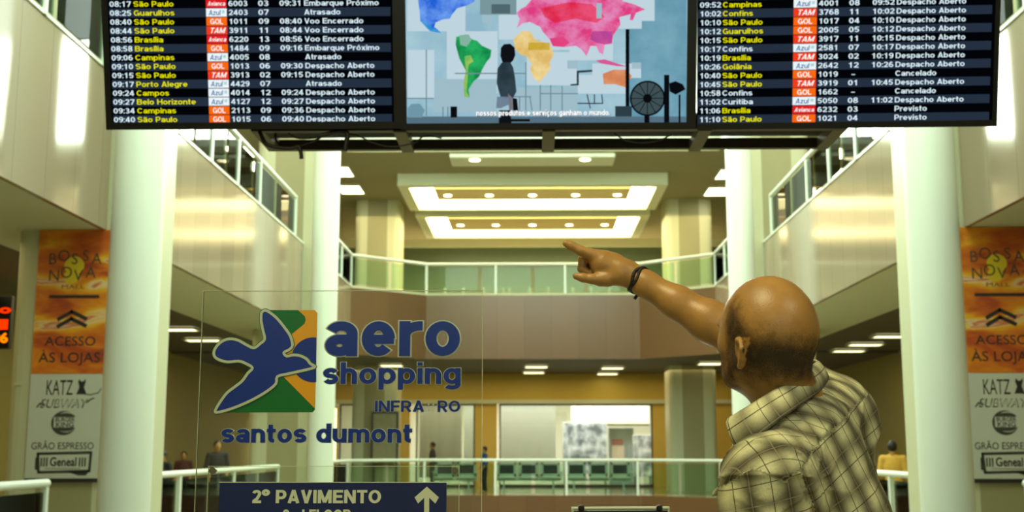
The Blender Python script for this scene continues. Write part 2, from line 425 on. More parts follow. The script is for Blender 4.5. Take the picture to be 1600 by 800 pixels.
# ------------------------------------------------------------------ materials of the place
def stone(name, c, rough=.10):
    """polished stone cladding with fine vertical joints"""
    m, N, L, P = new_mat(name)
    tc = N.new('ShaderNodeTexCoord'); sp = N.new('ShaderNodeSeparateXYZ'); L.new(tc.outputs['Object'], sp.inputs[0])
    nz = N.new('ShaderNodeTexNoise'); nz.inputs['Scale'].default_value = 60; nz.inputs['Detail'].default_value = 3
    L.new(tc.outputs['Object'], nz.inputs['Vector'])
    ad = N.new('ShaderNodeMath'); ad.operation = 'ADD'; L.new(sp.outputs[0], ad.inputs[0]); L.new(sp.outputs[1], ad.inputs[1])
    dv = N.new('ShaderNodeMath'); dv.operation = 'DIVIDE'; dv.inputs[1].default_value = .88; L.new(ad.outputs[0], dv.inputs[0])
    fl = N.new('ShaderNodeMath'); fl.operation = 'FLOOR'; L.new(dv.outputs[0], fl.inputs[0])
    wn = N.new('ShaderNodeTexWhiteNoise'); wn.noise_dimensions = '1D'; L.new(fl.outputs[0], wn.inputs['W'])
    fr = N.new('ShaderNodeMath'); fr.operation = 'FRACT'; L.new(dv.outputs[0], fr.inputs[0])
    lt = N.new('ShaderNodeMath'); lt.operation = 'LESS_THAN'; lt.inputs[1].default_value = .012; L.new(fr.outputs[0], lt.inputs[0])
    m1 = N.new('ShaderNodeMapRange'); m1.inputs['To Min'].default_value = .88; m1.inputs['To Max'].default_value = 1.1; L.new(nz.outputs['Fac'], m1.inputs['Value'])
    m2 = N.new('ShaderNodeMapRange'); m2.inputs['To Min'].default_value = .9; m2.inputs['To Max'].default_value = 1.08; L.new(wn.outputs['Value'], m2.inputs['Value'])
    mu = N.new('ShaderNodeMath'); mu.operation = 'MULTIPLY'; L.new(m1.outputs[0], mu.inputs[0]); L.new(m2.outputs[0], mu.inputs[1])
    m3 = N.new('ShaderNodeMapRange'); m3.inputs['To Min'].default_value = 1; m3.inputs['To Max'].default_value = .55; L.new(lt.outputs[0], m3.inputs['Value'])
    mv = N.new('ShaderNodeMath'); mv.operation = 'MULTIPLY'; L.new(mu.outputs[0], mv.inputs[0]); L.new(m3.outputs[0], mv.inputs[1])
    mx = N.new('ShaderNodeMix'); mx.data_type = 'RGBA'; mx.blend_type = 'MULTIPLY'; mx.inputs['Factor'].default_value = 1; mx.inputs[6].default_value = c
    L.new(mv.outputs[0], mx.inputs[7]); L.new(mx.outputs[2], P.inputs['Base Color'])
    P.inputs['Roughness'].default_value = rough; P.inputs['Specular IOR Level'].default_value = .42
    return m
STONE = stone('polished_beige_stone', rgb(156, 140, 116))
STONE_SHADE = stone('shaded_beige_stone', rgb(112, 82, 54), .22)  # same stone as the side fronts, its weaker light put into a darker colour
PLASTER = mat('pale_plaster', rgb(214, 216, 196), .7, noise=.04, nscale=1.5)
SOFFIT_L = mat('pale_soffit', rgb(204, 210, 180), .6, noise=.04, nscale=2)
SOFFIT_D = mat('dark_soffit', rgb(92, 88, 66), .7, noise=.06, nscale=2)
CEIL = mat('upper_ceiling_paint', rgb(150, 144, 108), .75, noise=.05, nscale=1.2)
WHITE = mat('white_column_paint', rgb(226, 233, 218), .35, noise=.02, nscale=3)
PIER = mat('cream_pier_paint', rgb(196, 198, 164), .45, noise=.03, nscale=3)
PIER_D = mat('recessed_pier_panel', rgb(156, 152, 112), .5, noise=.03, nscale=3)
RAILW = mat('white_rail_paint', rgb(228, 236, 222), .3)
OCHRE = mat('ochre_wall', rgb(150, 140, 72), .6, noise=.05, nscale=1.5)
OCHRE_B = mat('ochre_beam', rgb(196, 166, 62), .5, noise=.04, nscale=1.5)
OCHRE_C = mat('ochre_post', rgb(206, 174, 78), .5, noise=.04, nscale=1.5)
GREENW = mat('dark_green_tile', rgb(78, 92, 62), .35, noise=.1, nscale=5)
FLOORM = mat('polished_granite_floor', rgb(150, 140, 110), .12, noise=.12, nscale=30)
BLACK = mat('black_plastic', rgb(14, 15, 16), .35)
DARKMETAL = mat('dark_metal', rgb(70, 68, 60), .45, .6)
GREYMETAL = mat('grey_metal_bar', rgb(112, 108, 86), .6)
RAILGLASS = glass('railing_glass', (.78, .90, .80, 1), 1.3, .55)

# ------------------------------------------------------------------ the setting
W = 5.6
Z0, Z1 = 4.33, 6.41          # gallery front: underside and top
path = [(-W, 37.0), (-3.45, 39.0), (3.45, 39.0), (W, 37.0)]
b = MB()
b.box(-14, 14, -8, 8.5, -.45, 0, FLOORM)
b.box(-14, -W, 8.5, 37, -.45, 0, FLOORM); b.box(W, 14, 8.5, 37, -.45, 0, FLOORM)
b.prism([(-14, 37), path[0], path[1], path[2], path[3], (14, 37), (14, 56), (-14, 56)], -.45, 0, FLOORM)
st('floor', b)
b = MB(); b.box(-14, 14, 4, 56, -5.2, -5, FLOORM); st('floor_lower', b)
def strip(b, pts, th, z0, z1, m):
    for (x0, y0), (x1, y1) in zip(pts, pts[1:]):
        d = Vector((x1-x0, y1-y0)).normalized(); q = Vector((-d.y, d.x))*th
        b.prism([(x0, y0), (x1, y1), (x1+q.x, y1+q.y), (x0+q.x, y0+q.y)], z0, z1, m)
b = MB()   # stone edge of the void at floor level
strip(b, path, -.06, -1.6, .02, STONE_SHADE); st('trim_1', b)
b = MB(); b.box(-W-.06, -W+.01, 8.5, 37, -1.6, .02, STONE_SHADE); st('trim_2', b)
b = MB(); b.box(W-.01, W+.06, 8.5, 37, -1.6, .02, STONE_SHADE); st('trim_3', b)
# gallery slabs
for sgn, nm in ((-1, 'left'), (1, 'right')):
    xs = sorted((sgn*(W+.06), sgn*14))
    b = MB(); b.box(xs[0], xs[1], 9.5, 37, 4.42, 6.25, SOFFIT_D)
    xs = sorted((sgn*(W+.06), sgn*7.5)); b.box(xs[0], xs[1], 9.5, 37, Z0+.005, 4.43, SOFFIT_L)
    st('ceiling_gallery_' + nm, b)
    k = 4
    for y0, y1 in ((9.5, 15.6), (17.2, 29.1), (30.7, 37.0)):
        xs = sorted((sgn*W, sgn*(W+.07)))
        b = MB(); b.box(xs[0], xs[1], y0, y1, Z0, Z1, STONE)
        b.box(min(sgn*(W-.02), sgn*(W+.1)), max(sgn*(W-.02), sgn*(W+.1)), y0, y1, Z1, Z1+.04, RAILW)
        st('wall_gallery_front_' + nm, b)
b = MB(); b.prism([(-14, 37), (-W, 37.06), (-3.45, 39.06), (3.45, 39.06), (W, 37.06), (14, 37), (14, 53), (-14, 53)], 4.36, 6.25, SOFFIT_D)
st('ceiling_far_gallery', b)
b = MB(); strip(b, path, .07, Z0, Z1-.02, STONE_SHADE); strip(b, path, .12, Z1-.02, Z1+.05, PIER); st('wall_gallery_front_far', b)
# walls
for sgn, nm in ((-1, 'left'), (1, 'right')):
    b = MB(); xs = sorted((sgn*11.1, sgn*11.4)); b.box(xs[0], xs[1], -8, 56, 0, 4.45, OCHRE); st('wall_' + nm, b)
    b = MB(); b.box(xs[0], xs[1], 9, 52, 6.2, 10.4, PLASTER); st('wall_upper_' + nm, b)
    b = MB(); xs = sorted((sgn*8.3, sgn*8.6)); b.box(xs[0], xs[1], 9.5, 27.0, 6.2, 12, PLASTER)
    for y in (11.5, 13.4, 15.3, 17.2, 19.1, 21.0, 22.9, 24.8, 26.7): b.box(min(sgn*8.2, sgn*8.3), max(sgn*8.2, sgn*8.3), y-.05, y+.05, 6.2, 12, PIER)
    st('wall_upper_return_' + nm, b)
b = MB(); b.box(-12, 12, 51, 51.3, 6.2, 10.4, GREENW); b.box(-12, 12, 50.9, 51, 9.95, 10.3, PIER); st('wall_upper_back', b)
b = MB(); b.box(-12, 12, 53, 53.3, 0, 4.45, PLASTER); st('wall_shop_back', b)
b = MB(); b.box(-12, 12, -8.3, -8, 0, 6.4, PLASTER); st('wall_back', b)
for sgn, nm in ((-1, 'left'), (1, 'right')):
    b = MB(); xs = sorted((sgn*11.1, sgn*11.4)); b.box(xs[0], xs[1], -8, 9.5, 4.45, 6.4, PLASTER); st('wall_hall_' + nm, b)
b = MB(); b.box(-12, 12, -8.3, 9.5, 6.2, 6.4, PLASTER); st('ceiling_hall', b)
# upper ceiling: a ring around the skylight well
b = MB()
b.box(-11.4, -W, 9.5, 35.5, 10.3, 10.5, CEIL); b.box(W, 11.4, 9.5, 35.5, 10.3, 10.5, CEIL); b.box(-11.4, 11.4, 35.5, 51.3, 10.3, 10.5, CEIL)
st('ceiling', b)
b = MB()   # walls of the skylight well
b.box(-W-.2, -W, 9.5, 35.5, 10.5, 13.8, PLASTER); b.box(W, W+.2, 9.5, 35.5, 10.5, 13.8, PLASTER)
b.box(-W, W, 35.5, 35.7, 10.5, 13.8, PLASTER); b.box(-W, W, 9.3, 9.5, 6.4, 13.8, PLASTER)
st('wall_skylight', b)
# columns
for i, (x, y) in enumerate(((-4.9, 14.7), (4.9, 14.7), (-4.9, 28.2), (4.9, 28.2))):
    b = MB(); b.lathe([(.31, -5), (.31, 5.0), (.31, 5.04), (.3095, 5.05), (.3095, 5.07), (.31, 5.08), (.31, 5.12), (.31, 13.6)], (x, y, 0), WHITE, 56); st('column', b)
# piers with flutes: rounded corners, a flat recessed panel in each face
def pier(x0, x1, y0, y1, z0, z1):
    b = MB(); c = .2
    def corner(cx, cy, a0): return [(cx + c*math.cos(R(a0+a)), cy + c*math.sin(R(a0+a))) for a in (0, 22.5, 45, 67.5, 90)]
    pts = corner(x1-c, y1-c, 0) + corner(x0+c, y1-c, 90) + corner(x0+c, y0+c, 180) + corner(x1-c, y0+c, 270)
    b.prism(pts, z0, z1, PIER)
    mx = (x0+x1)/2; hw = (x1-x0)*.22
    if x1-x0 > 1: b.box(mx-hw, mx+hw, y0-.006, y0+.02, z0+.01, z1-.01, PIER_D)
    b.box(x0+.1, x1-.1, y0-.003, y0+.01, 2.3, 2.33, PIER)
    return b
for x0, x1 in ((-6.8, -5.15), (5.15, 6.8)):
    st('pier', pier(x0, x1, 15.6, 17.2, -5, 13.5))
    st('pier', pier(x0, x1, 29.1, 30.7, -5, 10.35))
for x0, x1 in ((-6.35, -4.75), (4.75, 6.4)):
    st('pier', pier(x0, x1, 42.6, 44.2, 0, 10.35))

# ------------------------------------------------------------------ glass railings
def railing(name, label, group, pts, zb, h, posts, inset=0.0, clamps=None, rr=.05, pr=.035):
    t = empty(name, (pts[0][0], pts[0][1], zb), label, 'railing', group)
    o = Vector((pts[0][0], pts[0][1], zb))
    rel = [Vector((p[0], p[1], zb)) - o for p in pts]
    MB().tube([p + Vector((0,0,h)) for p in rel], rr, RAILW, 12).build('handrail', t)
    for q in posts:
        p = Vector((q[0], q[1], zb)) - o
        MB().box(p.x-pr, p.x+pr, p.y-pr, p.y+pr, 0, h, RAILW).build('post', t)
    for a, c in zip(rel, rel[1:]):
        d = (c-a); n = max(1, round(d.length/1.95)); dn = d.normalized(); q = Vector((-dn.y, dn.x, 0))*.006
        for i in range(n):
            p0 = a + d*(i/n) + dn*.06; p1 = a + d*((i+1)/n) - dn*.06
            m = MB(); z0, z1 = .08, h-.1
            vs = [p0-q, p1-q, p1+q, p0+q]
            m.add([v+Vector((0,0,z0)) for v in vs] + [v+Vector((0,0,z1)) for v in vs], [(0,1,5,4),(2,3,7,6),(1,2,6,5),(3,0,4,7),(4,5,6,7),(3,2,1,0)], RAILGLASS)
            m.build('glass_pane', t)
    for c in clamps or []:
        p = Vector((c[0], c[1], zb)) - o
        MB().lathe([(.03, 0), (.055, .02), (.055, .16), (.03, .2)], (p.x, p.y, .02), PIER, 12).build('glass_clamp', t)
    return t
RG = 'white railings round the galleries'
ul = [20.5, 22.4, 24.25, 28.0]
for sgn, nm in ((-1, 'left'), (1, 'right')):
    x = sgn*W
    railing('glass_railing', f'white railing with slim posts atop the stone gallery front on the {nm}, nearer side', RG, [(x, 9.6), (x, 15.5)], Z1, .95, [(x, 11.3), (x, 13.2), (x, 15.1)])
    railing('glass_railing', f'white railing on the upper {nm} gallery seen between the two round columns', RG, [(x, 17.3), (x, 28.0)], Z1, .95, [(x, y) for y in [18.6]+ul])
    railing('glass_railing', f'white floor-level railing ending at the near {nm} column, low in the corner', RG, [(x, 8.6), (x, 14.1)], 0, 1.1, [(x, y) for y in (10.3, 12.2, 14.05)])
    railing('glass_railing', f'white floor-level railing beside the {nm} walkway beyond the near column', RG, [(x, 17.4), (x, 26.9)], 0, 1.1, [(x, y) for y in (19.4, 22.9, 26.85)])
fx = [-3.45, -1.2, 1.05, 3.3]
railing('glass_railing', 'white upper railing with glass clamps across the far gallery', RG, [(-W, 31), (-W, 37), (-3.45, 39), (3.45, 39), (W, 37), (W, 31)], Z1+.02, .98,
        [(-W, 35), (-W, 36.9), (W, 35), (W, 36.9)] + [(x, 39.0) for x in fx], clamps=[(-2.85, 39.05), (-2.25, 39.05), (-1.6, 39.05), (-.95, 39.05), (-.75, 39.05), (-.1, 39.05), (.5, 39.05), (1.3, 39.05), (1.9, 39.05), (2.5, 39.05)])
railing('glass_railing', 'white floor-level railing across the far side of the void before the benches', RG, [(-W, 31), (-W, 37), (-3.45, 39), (3.45, 39), (W, 37), (W, 31)], 0, 1.12,
        [(-W, 34), (-W, 36.9), (W, 34), (W, 36.9)] + [(x, 39.0) for x in fx])

# ------------------------------------------------------------------ ceiling lights
def H_at(px, py, z):
    d = ray(px, py); t = (z-EYE)/d.z
    return Vector((0,0,EYE)) + d*t
LAMP = emis('lit_tube_diffuser', (1, .93, .62, 1), 9)
LAMP2 = emis('lit_lower_diffuser', (1, .93, .55, 1), 3.2)
def fixture(px, py, z, wx, wy, label, group, m=LAMP):
    p = H_at(px, py, z)
    t = empty('ceiling_light', (p.x, p.y, z), label, 'light', group)
    b = MB(); e = .05
    b.box(-wx/2-e, wx/2+e, -wy/2-e, -wy/2, -.05, 0, PIER); b.box(-wx/2-e, wx/2+e, wy/2, wy/2+e, -.05, 0, PIER)
    b.box(-wx/2-e, -wx/2, -wy/2, wy/2, -.05, 0, PIER); b.box(wx/2, wx/2+e, -wy/2, wy/2, -.05, 0, PIER)
    b.build('frame', t)
    MB().box(-wx/2, wx/2, -wy/2, wy/2, -.035, -.005, m).build('diffuser', t)
GU = 'square lights in the upper ceiling'; GL = 'square lights under the galleries'
for px, py, lab in ((548, 295, 'lit ceiling panel above and left of the far left upper pier'), (530, 267, 'lit ceiling panel partly hidden by the far left white column'),
                    (1121, 298, 'lit ceiling panel above the far right upper pier'), (1140, 271, 'lit ceiling panel partly hidden by the far right white column'),
                    (376, 235, 'lit ceiling panel over the left gallery, above its sloping handrail'), (440, 232, 'lit ceiling panel over the left gallery by the white column top'), (401, 258, 'smaller lit ceiling panel over the left gallery behind the railing'),
                    (1361, 205, 'lit ceiling panel highest over the right gallery railing'), (1322, 238, 'lit ceiling panel over the right gallery, second from the top'),
                    (1298, 269, 'lit ceiling panel over the right gallery, third from the top'), (1272, 298, 'lit ceiling panel lowest over the right gallery railing')):
    fixture(px, py, 10.29, .75, 1.3, lab, GU)
for px, py, lab in ((838, 572, 'dim light under the far gallery above the white blind, nearer'), (834, 581, 'dim light under the far gallery above the white blind, farther'),
                    (957, 574, 'dim light under the far gallery above the shop window, nearer'), (949, 583, 'dim light under the far gallery above the shop window, farther'),
                    (1109, 567, 'dim light under the far gallery at the top of the far right pier'), (612, 570, 'dim light under the far gallery seen through the lettering of the clear sign')):
    fixture(px, py, 4.34, .75, .8, lab, GL, LAMP2)
for px, py, lab in ((278, 513, 'light under the left walkway ceiling, nearest the big column'), (318, 530, 'light under the left walkway ceiling seen through the clear sign edge'),
                    (282, 562, 'faint long light low under the left walkway ceiling'),
                    (1326, 547, 'light under the right walkway ceiling, lowest of three'), (1352, 537, 'light under the right walkway ceiling, middle of three'), (1393, 524, 'light under the right walkway ceiling beside the big column')):
    fixture(px, py, 4.40, .9, .55, lab, GL, LAMP2)

COVE = emis('lit_cove', (1, .88, .46, 1), 11)
DOWN = emis('lit_downlight', (1, .9, .5, 1), 8)
FRAMEP = mat('coffer_paint', rgb(222, 228, 204), .6); ISLE = mat('coffer_island_paint', rgb(236, 214, 160), .6)
def coffer(y0, y1, hw, zb, label, xs):
    t = empty('light_coffer', (0, y0, 10.3), label, 'light', 'dropped ceiling coffers')
    h = zb - 10.3; d = y1-y0; rw = .34; gp = .8
    b = MB()
    b.box(-hw, hw, 0, rw, h, 0, FRAMEP); b.box(-hw, hw, d-rw*.4, d, h, 0, FRAMEP)
    b.box(-hw, -hw+rw, rw, d-rw*.4, h, 0, FRAMEP); b.box(hw-rw, hw, rw, d-rw*.4, h, 0, FRAMEP); b.build('frame', t)
    MB().box(-hw+rw, hw-rw, rw, d-rw*.4, -.06, -.02, COVE).build('diffuser', t)
    MB().bevbox(-hw+rw+gp, hw-rw-gp, rw+.25, d-rw*.4-1.75, h, h+.12, .02, ISLE).build('island_panel', t)
    for x in xs:
        yy = rw+.25+(d-rw*1.4-2.0)*.55
        e = MB(); e.lathe([(.1, 0), (.13, .004), (.13, .03)], (x, yy, h-.03), DOWN, 20); e.build('downlight', t)
coffer(38.4, 42.6, 4.38, 9.9, 'larger nearer dropped ceiling coffer with glowing cove edge', (-2.85, -1.45, 0, 1.45, 2.85))
coffer(43.6, 48.4, 4.3, 9.9, 'smaller farther dropped ceiling coffer with glowing cove edge', (-2.75, 1.4, 0, -1.4, 2.75))
t = empty('ceiling_panel', (0, 34.9, 10.25), 'slim pale ceiling panel with two round downlights just under the screens', 'light')
MB().bevbox(-2.5, 2.5, .7, 1.9, -.10, .05, .03, FRAMEP).build('panel', t)
for x in (-1.75, 1.6): MB().lathe([(.12, 0), (.16, .01), (.16, .04)], (x, 1.0, -.13), DOWN, 20).build('downlight', t)

# ------------------------------------------------------------------ far side below: shop front, benches
b = MB(); b.box(-12, 12, 47.6, 48.1, 3.3, 4.4, OCHRE_B); b.box(-12, 12, 47.45, 47.6, 3.2, 3.36, PIER); st('trim_4', b)
for px0, px1 in ((742, 776), (1020, 1050), (622, 640), (1112, 1150), (500, 512)):
    p0 = U(px0, 690, 47.7).x; p1 = U(px1, 690, 47.7).x
    b = MB(); b.box(p0, p1, 47.62, 47.95, 0, 3.3, OCHRE_C); st('trim_5', b)
FR = mat('dark_window_frame', rgb(70, 64, 50), .4)
SHOPGLASS = glass('shop_window_glass', (.93, .96, .93, 1), 1.45, .8)
def window(n, px0, px1, top):
    x0 = U(px0, 690, 47.75).x; x1 = U(px1, 690, 47.75).x
    b = MB(); e = .06
    b.box(x0, x0+e, 47.7, 47.8, 0, top, FR); b.box(x1-e, x1, 47.7, 47.8, 0, top, FR); b.box(x0, x1, 47.7, 47.8, top-e, top, FR); b.box(x0, x1, 47.7, 47.8, 0, .1, FR)
    b.box(x0+e, x1-e, 47.74, 47.755, .1, top-e, SHOPGLASS)
    st(f'window_{n}', b); return x0, x1
window(1, 780, 1020, 3.2); window(2, 650, 742, 3.2); window(3, 1050, 1112, 3.2); window(4, 530, 622, 3.2)
def cloth_blind(name, c):
    m, N, L, P = new_mat(name)
    P.inputs['Base Color'].default_value = c; P.inputs['Roughness'].default_value = .85
    tr = N.new('ShaderNodeBsdfTranslucent'); tr.inputs[0].default_value = c
    mx = N.new('ShaderNodeMixShader'); mx.inputs[0].default_value = .5
    L.new(P.outputs[0], mx.inputs[1]); L.new(tr.outputs[0], mx.inputs[2]); L.new(mx.outputs[0], N['Material Output'].inputs['Surface'])
    return m
BLIND = cloth_blind('white_blind', rgb(238, 238, 230))
def blind(px0, px1, y, z0, z1, label, m=BLIND):
    x0 = U(px0, 690, y).x; x1 = U(px1, 690, y).x
    y = 47.98; z1 = 3.25
    t = empty('roller_blind', ((x0+x1)/2, y, z1), label, 'blind', 'roller blinds in the shop windows')
    h = (x1-x0)/2
    MB().box(-h, h, -.01, .01, z0-z1, -.06, m).build('fabric', t)
    MB().tube([(-h, 0, 0), (h, 0, 0)], .055, BLIND, 10).build('roller', t)
    MB().box(-h, h, -.02, .02, z0-z1-.04, z0-z1, BLIND).build('bottom_bar', t)
blind(783, 868, 48.2, .35, 3.1, 'tall white roller blind filling the window between two yellow posts')
blind(656, 722, 48.2, .4, 3.1, 'grey-white roller blind behind the word panel of the clear sign', cloth_blind('grey_blind', rgb(206, 202, 188)))
blind(725, 741, 48.2, .2, 3.1, 'narrow bright blind beside the left yellow post')
blind(1052, 1110, 48.2, .2, 3.1, 'white roller blind right of the second yellow post, behind the far pier')
# shop inside
x0 = U(893, 690, 49.5).x; x1 = U(1015, 690, 49.5).x
t = empty('shop_sign', (x0, 49.5, 2.55), 'plain white fascia box inside the shop window', 'sign')
MB().bevbox(0, x1-x0, 0, .3, -.1, .62, .02, BLIND).build('box_body', t); MB().box(0, x1-x0, -.01, .0, -.16, -.1, FR).build('lower_edge', t)
for x in (.3, x1-x0-.3): MB().box(x-.02, x+.02, .13, .17, .6, 1.82, FR).build('hanger_rod', t)
def photo_mat():
    m, N, L, P = new_mat('blurred_grey_photo_print')
    tc = N.new('ShaderNodeTexCoord'); nz = N.new('ShaderNodeTexNoise'); nz.inputs['Scale'].default_value = 2.6; nz.inputs['Detail'].default_value = 5
    L.new(tc.outputs['Object'], nz.inputs['Vector'])
    cr = N.new('ShaderNodeValToRGB'); cr.color_ramp.elements[0].position = .38; cr.color_ramp.elements[1].position = .66
    cr.color_ramp.elements[0].color = rgb(96, 104, 116); cr.color_ramp.elements[1].color = rgb(214, 220, 232)
    L.new(nz.outputs['Fac'], cr.inputs[0]); L.new(cr.outputs[0], P.inputs['Base Color']); P.inputs['Roughness'].default_value = .4
    return m
PHOTO = photo_mat()
def mural(px0, px1, z0, z1, y, label):
    x0 = U(px0, 690, y).x; x1 = U(px1, 690, y).x
    t = empty('photo_mural', (x0, y, z0), label, 'poster', 'grey photo prints in the shop')
    MB().box(0, x1-x0, 0, .05, 0, z1-z0, PHOTO).build('print', t)
    MB().box(-.03, x1-x0+.03, .05, .08, -.03, z1-z0+.03, BLIND).build('backing', t)
    for x in (.06, x1-x0-.06): MB().box(x-.03, x+.03, .05, .3, -z0, .02, FR).build('leg', t)
mural(880, 948, .5, 2.5, 49.3, 'large grey-blue photo print in the shop window beside the white blind')
mural(990, 1018, .4, 2.0, 49.2, 'narrow pale photo print at the right edge of the shop window')
x0 = U(952, 690, 49.9).x; x1 = U(990, 690, 49.9).x
t = empty('display_cabinet', (x0, 49.9, 0), 'grey shop cabinet with a small red and beige notice, beside the photo print', 'cabinet')
GREYC = mat('grey_cabinet', rgb(130, 140, 140), .5)
MB().bevbox(0, x1-x0, 0, .5, 0, 2.3, .02, GREYC).build('body', t)
MB().box(.1, .6, -.02, 0, .3, 1.6, mat('beige_notice', rgb(186, 170, 150), .6)).build('door', t)
MB().box(.1, .55, -.03, -.02, 1.62, 1.85, mat('red_brown_notice', rgb(140, 80, 70), .6)).build('notice', t)
# lit shop panel and framed poster, far left behind the clear sign
p = U(515, 660, 47.5)
t = empty('light_box', (p.x, 47.5, 0), 'tall glowing warm light box next to the far left column', 'light')
MB().bevbox(-.33, .33, 0, .2, .9, 3.1, .03, OCHRE_C).build('housing', t); MB().box(-.27, .27, -.02, 0, 1.0, 3.02, emis('light_box_face', (1, .86, .45, 1), 2.6)).build('face', t)
MB().box(-.33, .33, 0, .2, 0, .9, OCHRE_C).build('plinth', t)
p = U(601, 680, 42.2)
t = empty('poster_stand', (p.x, 42.2, 0), 'dark framed poster hung on the far left pier, seen through the clear sign', 'poster')
PF = mat('dark_poster_frame', rgb(52, 50, 40), .5)
z0, z1 = U(601, 722, 42.2).z, U(601, 643, 42.2).z
b = MB(); hw = .4
b.box(-hw-.07, -hw, 0, .06, z0, z1, PF); b.box(hw, hw+.07, 0, .06, z0, z1, PF); b.box(-hw, hw, 0, .06, z1-.07, z1, PF); b.box(-hw, hw, 0, .06, z0, z0+.07, PF); b.build('frame', t)
b = MB(); b.box(-hw, hw, .02, .05, z0+.07, z1-.07, mat('faded_print', rgb(150, 146, 112), .5, noise=.25, nscale=5)); b.build('print', t)
for x in (-hw, hw-.02): MB().box(x, x+.04, .05, .35, 0, z0+.1, PF).build('leg', t)

STEEL = mat('pale_blue_seat_metal', rgb(172, 198, 190), .35, .2); PAD = mat('dark_seat_pad', rgb(40, 52, 54), .6)
def bench(px0, n, Y, label, pitch=.80):
    x0 = U(px0, 740, Y).x
    t = empty('waiting_bench', (x0, Y, 0), label, 'bench', 'metal waiting benches along the far shop front')
    MB().box(0, n*pitch, .2, .3, .32, .4, STEEL).build('beam', t)
    for i in range(n):
        x = i*pitch + .05; w_ = pitch-.1
        MB().bevbox(x, x+w_, .02, .52, .40, .47, .015, STEEL).build('seat', t)
        b = MB(); b.box(x, x+.08, .5, .55, .45, .98, STEEL); b.box(x+w_-.08, x+w_, .5, .55, .45, .98, STEEL); b.box(x, x+w_, .5, .55, .9, .98, STEEL); b.box(x, x+w_, .5, .55, .45, .56, STEEL)
        f = b.build('backrest', t)
        MB().bevbox(x+.09, x+w_-.09, .49, .54, .57, .89, .01, PAD).build('pad', f)
    for x in (.3, n*pitch-.3):
        MB().box(x-.04, x+.04, .0, .55, 0, .05, STEEL).box(x-.03, x+.03, .2, .3, .05, .34, STEEL).build('leg', t)
    for x in (0, n*pitch):
        MB().box(x-.03, x+.03, .05, .5, .62, .66, STEEL).box(x-.02, x+.02, .46, .5, .4, .62, STEEL).build('armrest', t)
bench(676, 2, 44.6, 'short metal bench left of the standing person, behind the clear sign')
bench(774, 3, 44.6, 'metal bench with dark pads just right of the standing person')
bench(884, 3, 44.6, 'metal bench with dark pads before the photo prints')

# ------------------------------------------------------------------ red sign far left
RED = emis('red_led', (1, .03, .0, 1), 1.6); ORL = emis('orange_led', (1, .22, .0, 1), 1.6)
pl = Plane(U(-70, 545, 21.0), (1, 0, 0), (0, 0, 1))
t = empty('led_display', label='black display with glowing red and orange letters at the left picture edge', cat='display', M=pl.M)
x1, y1 = pl.at(19, 462)
MB().bevbox(0, x1, 0, y1, -.12, 0, .01, BLACK).build('housing', t)
b = MB()
xa, ya = pl.at(-40, 489); xb, _ = pl.at(17, 489); yb = pl.at(0, 477)[1]
b.text('Não', xb, ya, yb-ya, RED, .004, align='R', off=.03, width=(xb-xa))
x2, y2 = pl.at(-50, 515); x3, y3 = pl.at(13, 499); b.rect(x2, y2, x3, y3, .004, RED)
x2, y2 = pl.at(-34, 535); x3, y3 = pl.at(13, 521); b.text('1106', x3, y2, y3-y2, ORL, .004, align='R', off=.035, width=x3-x2)
b.build('lettering', t)

# ------------------------------------------------------------------ banners on the near piers
def watercolour():
    m, N, L, P = new_mat('orange_watercolour_print')
    tc = N.new('ShaderNodeTexCoord'); mp = N.new('ShaderNodeMapping'); mp.inputs['Rotation'].default_value = (0, 0, R(-42)); mp.inputs['Scale'].default_value = (.75, 2.1, 1)
    L.new(tc.outputs['Object'], mp.inputs[0])
    n1 = N.new('ShaderNodeTexNoise'); n1.inputs['Scale'].default_value = 1.15; n1.inputs['Detail'].default_value = 4; n1.inputs['Distortion'].default_value = .7; n1.inputs['Roughness'].default_value = .5
    L.new(mp.outputs[0], n1.inputs['Vector'])
    cr = N.new('ShaderNodeValToRGB'); e = cr.color_ramp.elements
    e[0].position = .25; e[0].color = rgb(84, 66, 96); e[1].position = .74; e[1].color = rgb(228, 214, 190)
    for pos, c in ((.33, (128, 62, 50)), (.40, (176, 70, 24)), (.48, (204, 104, 22)), (.55, (222, 138, 24)), (.61, (232, 178, 40)), (.64, (226, 196, 150)), (.66, (206, 110, 50))):
        x = e.new(pos); x.color = rgb(*c)
    L.new(n1.outputs['Fac'], cr.inputs[0]); L.new(cr.outputs[0], P.inputs['Base Color']); P.inputs['Roughness'].default_value = .5
    return m
WC = watercolour()
INK = mat('dark_print_ink', rgb(40, 36, 34), .5); INK2 = mat('grey_print_ink', rgb(62, 66, 58), .5)
CREAM = mat('pale_banner_vinyl', rgb(196, 200, 186), .5); SUN = mat('yellow_print_ink', rgb(226, 200, 40), .5); BROWNINK = mat('brown_print_ink', rgb(120, 64, 30), .5)
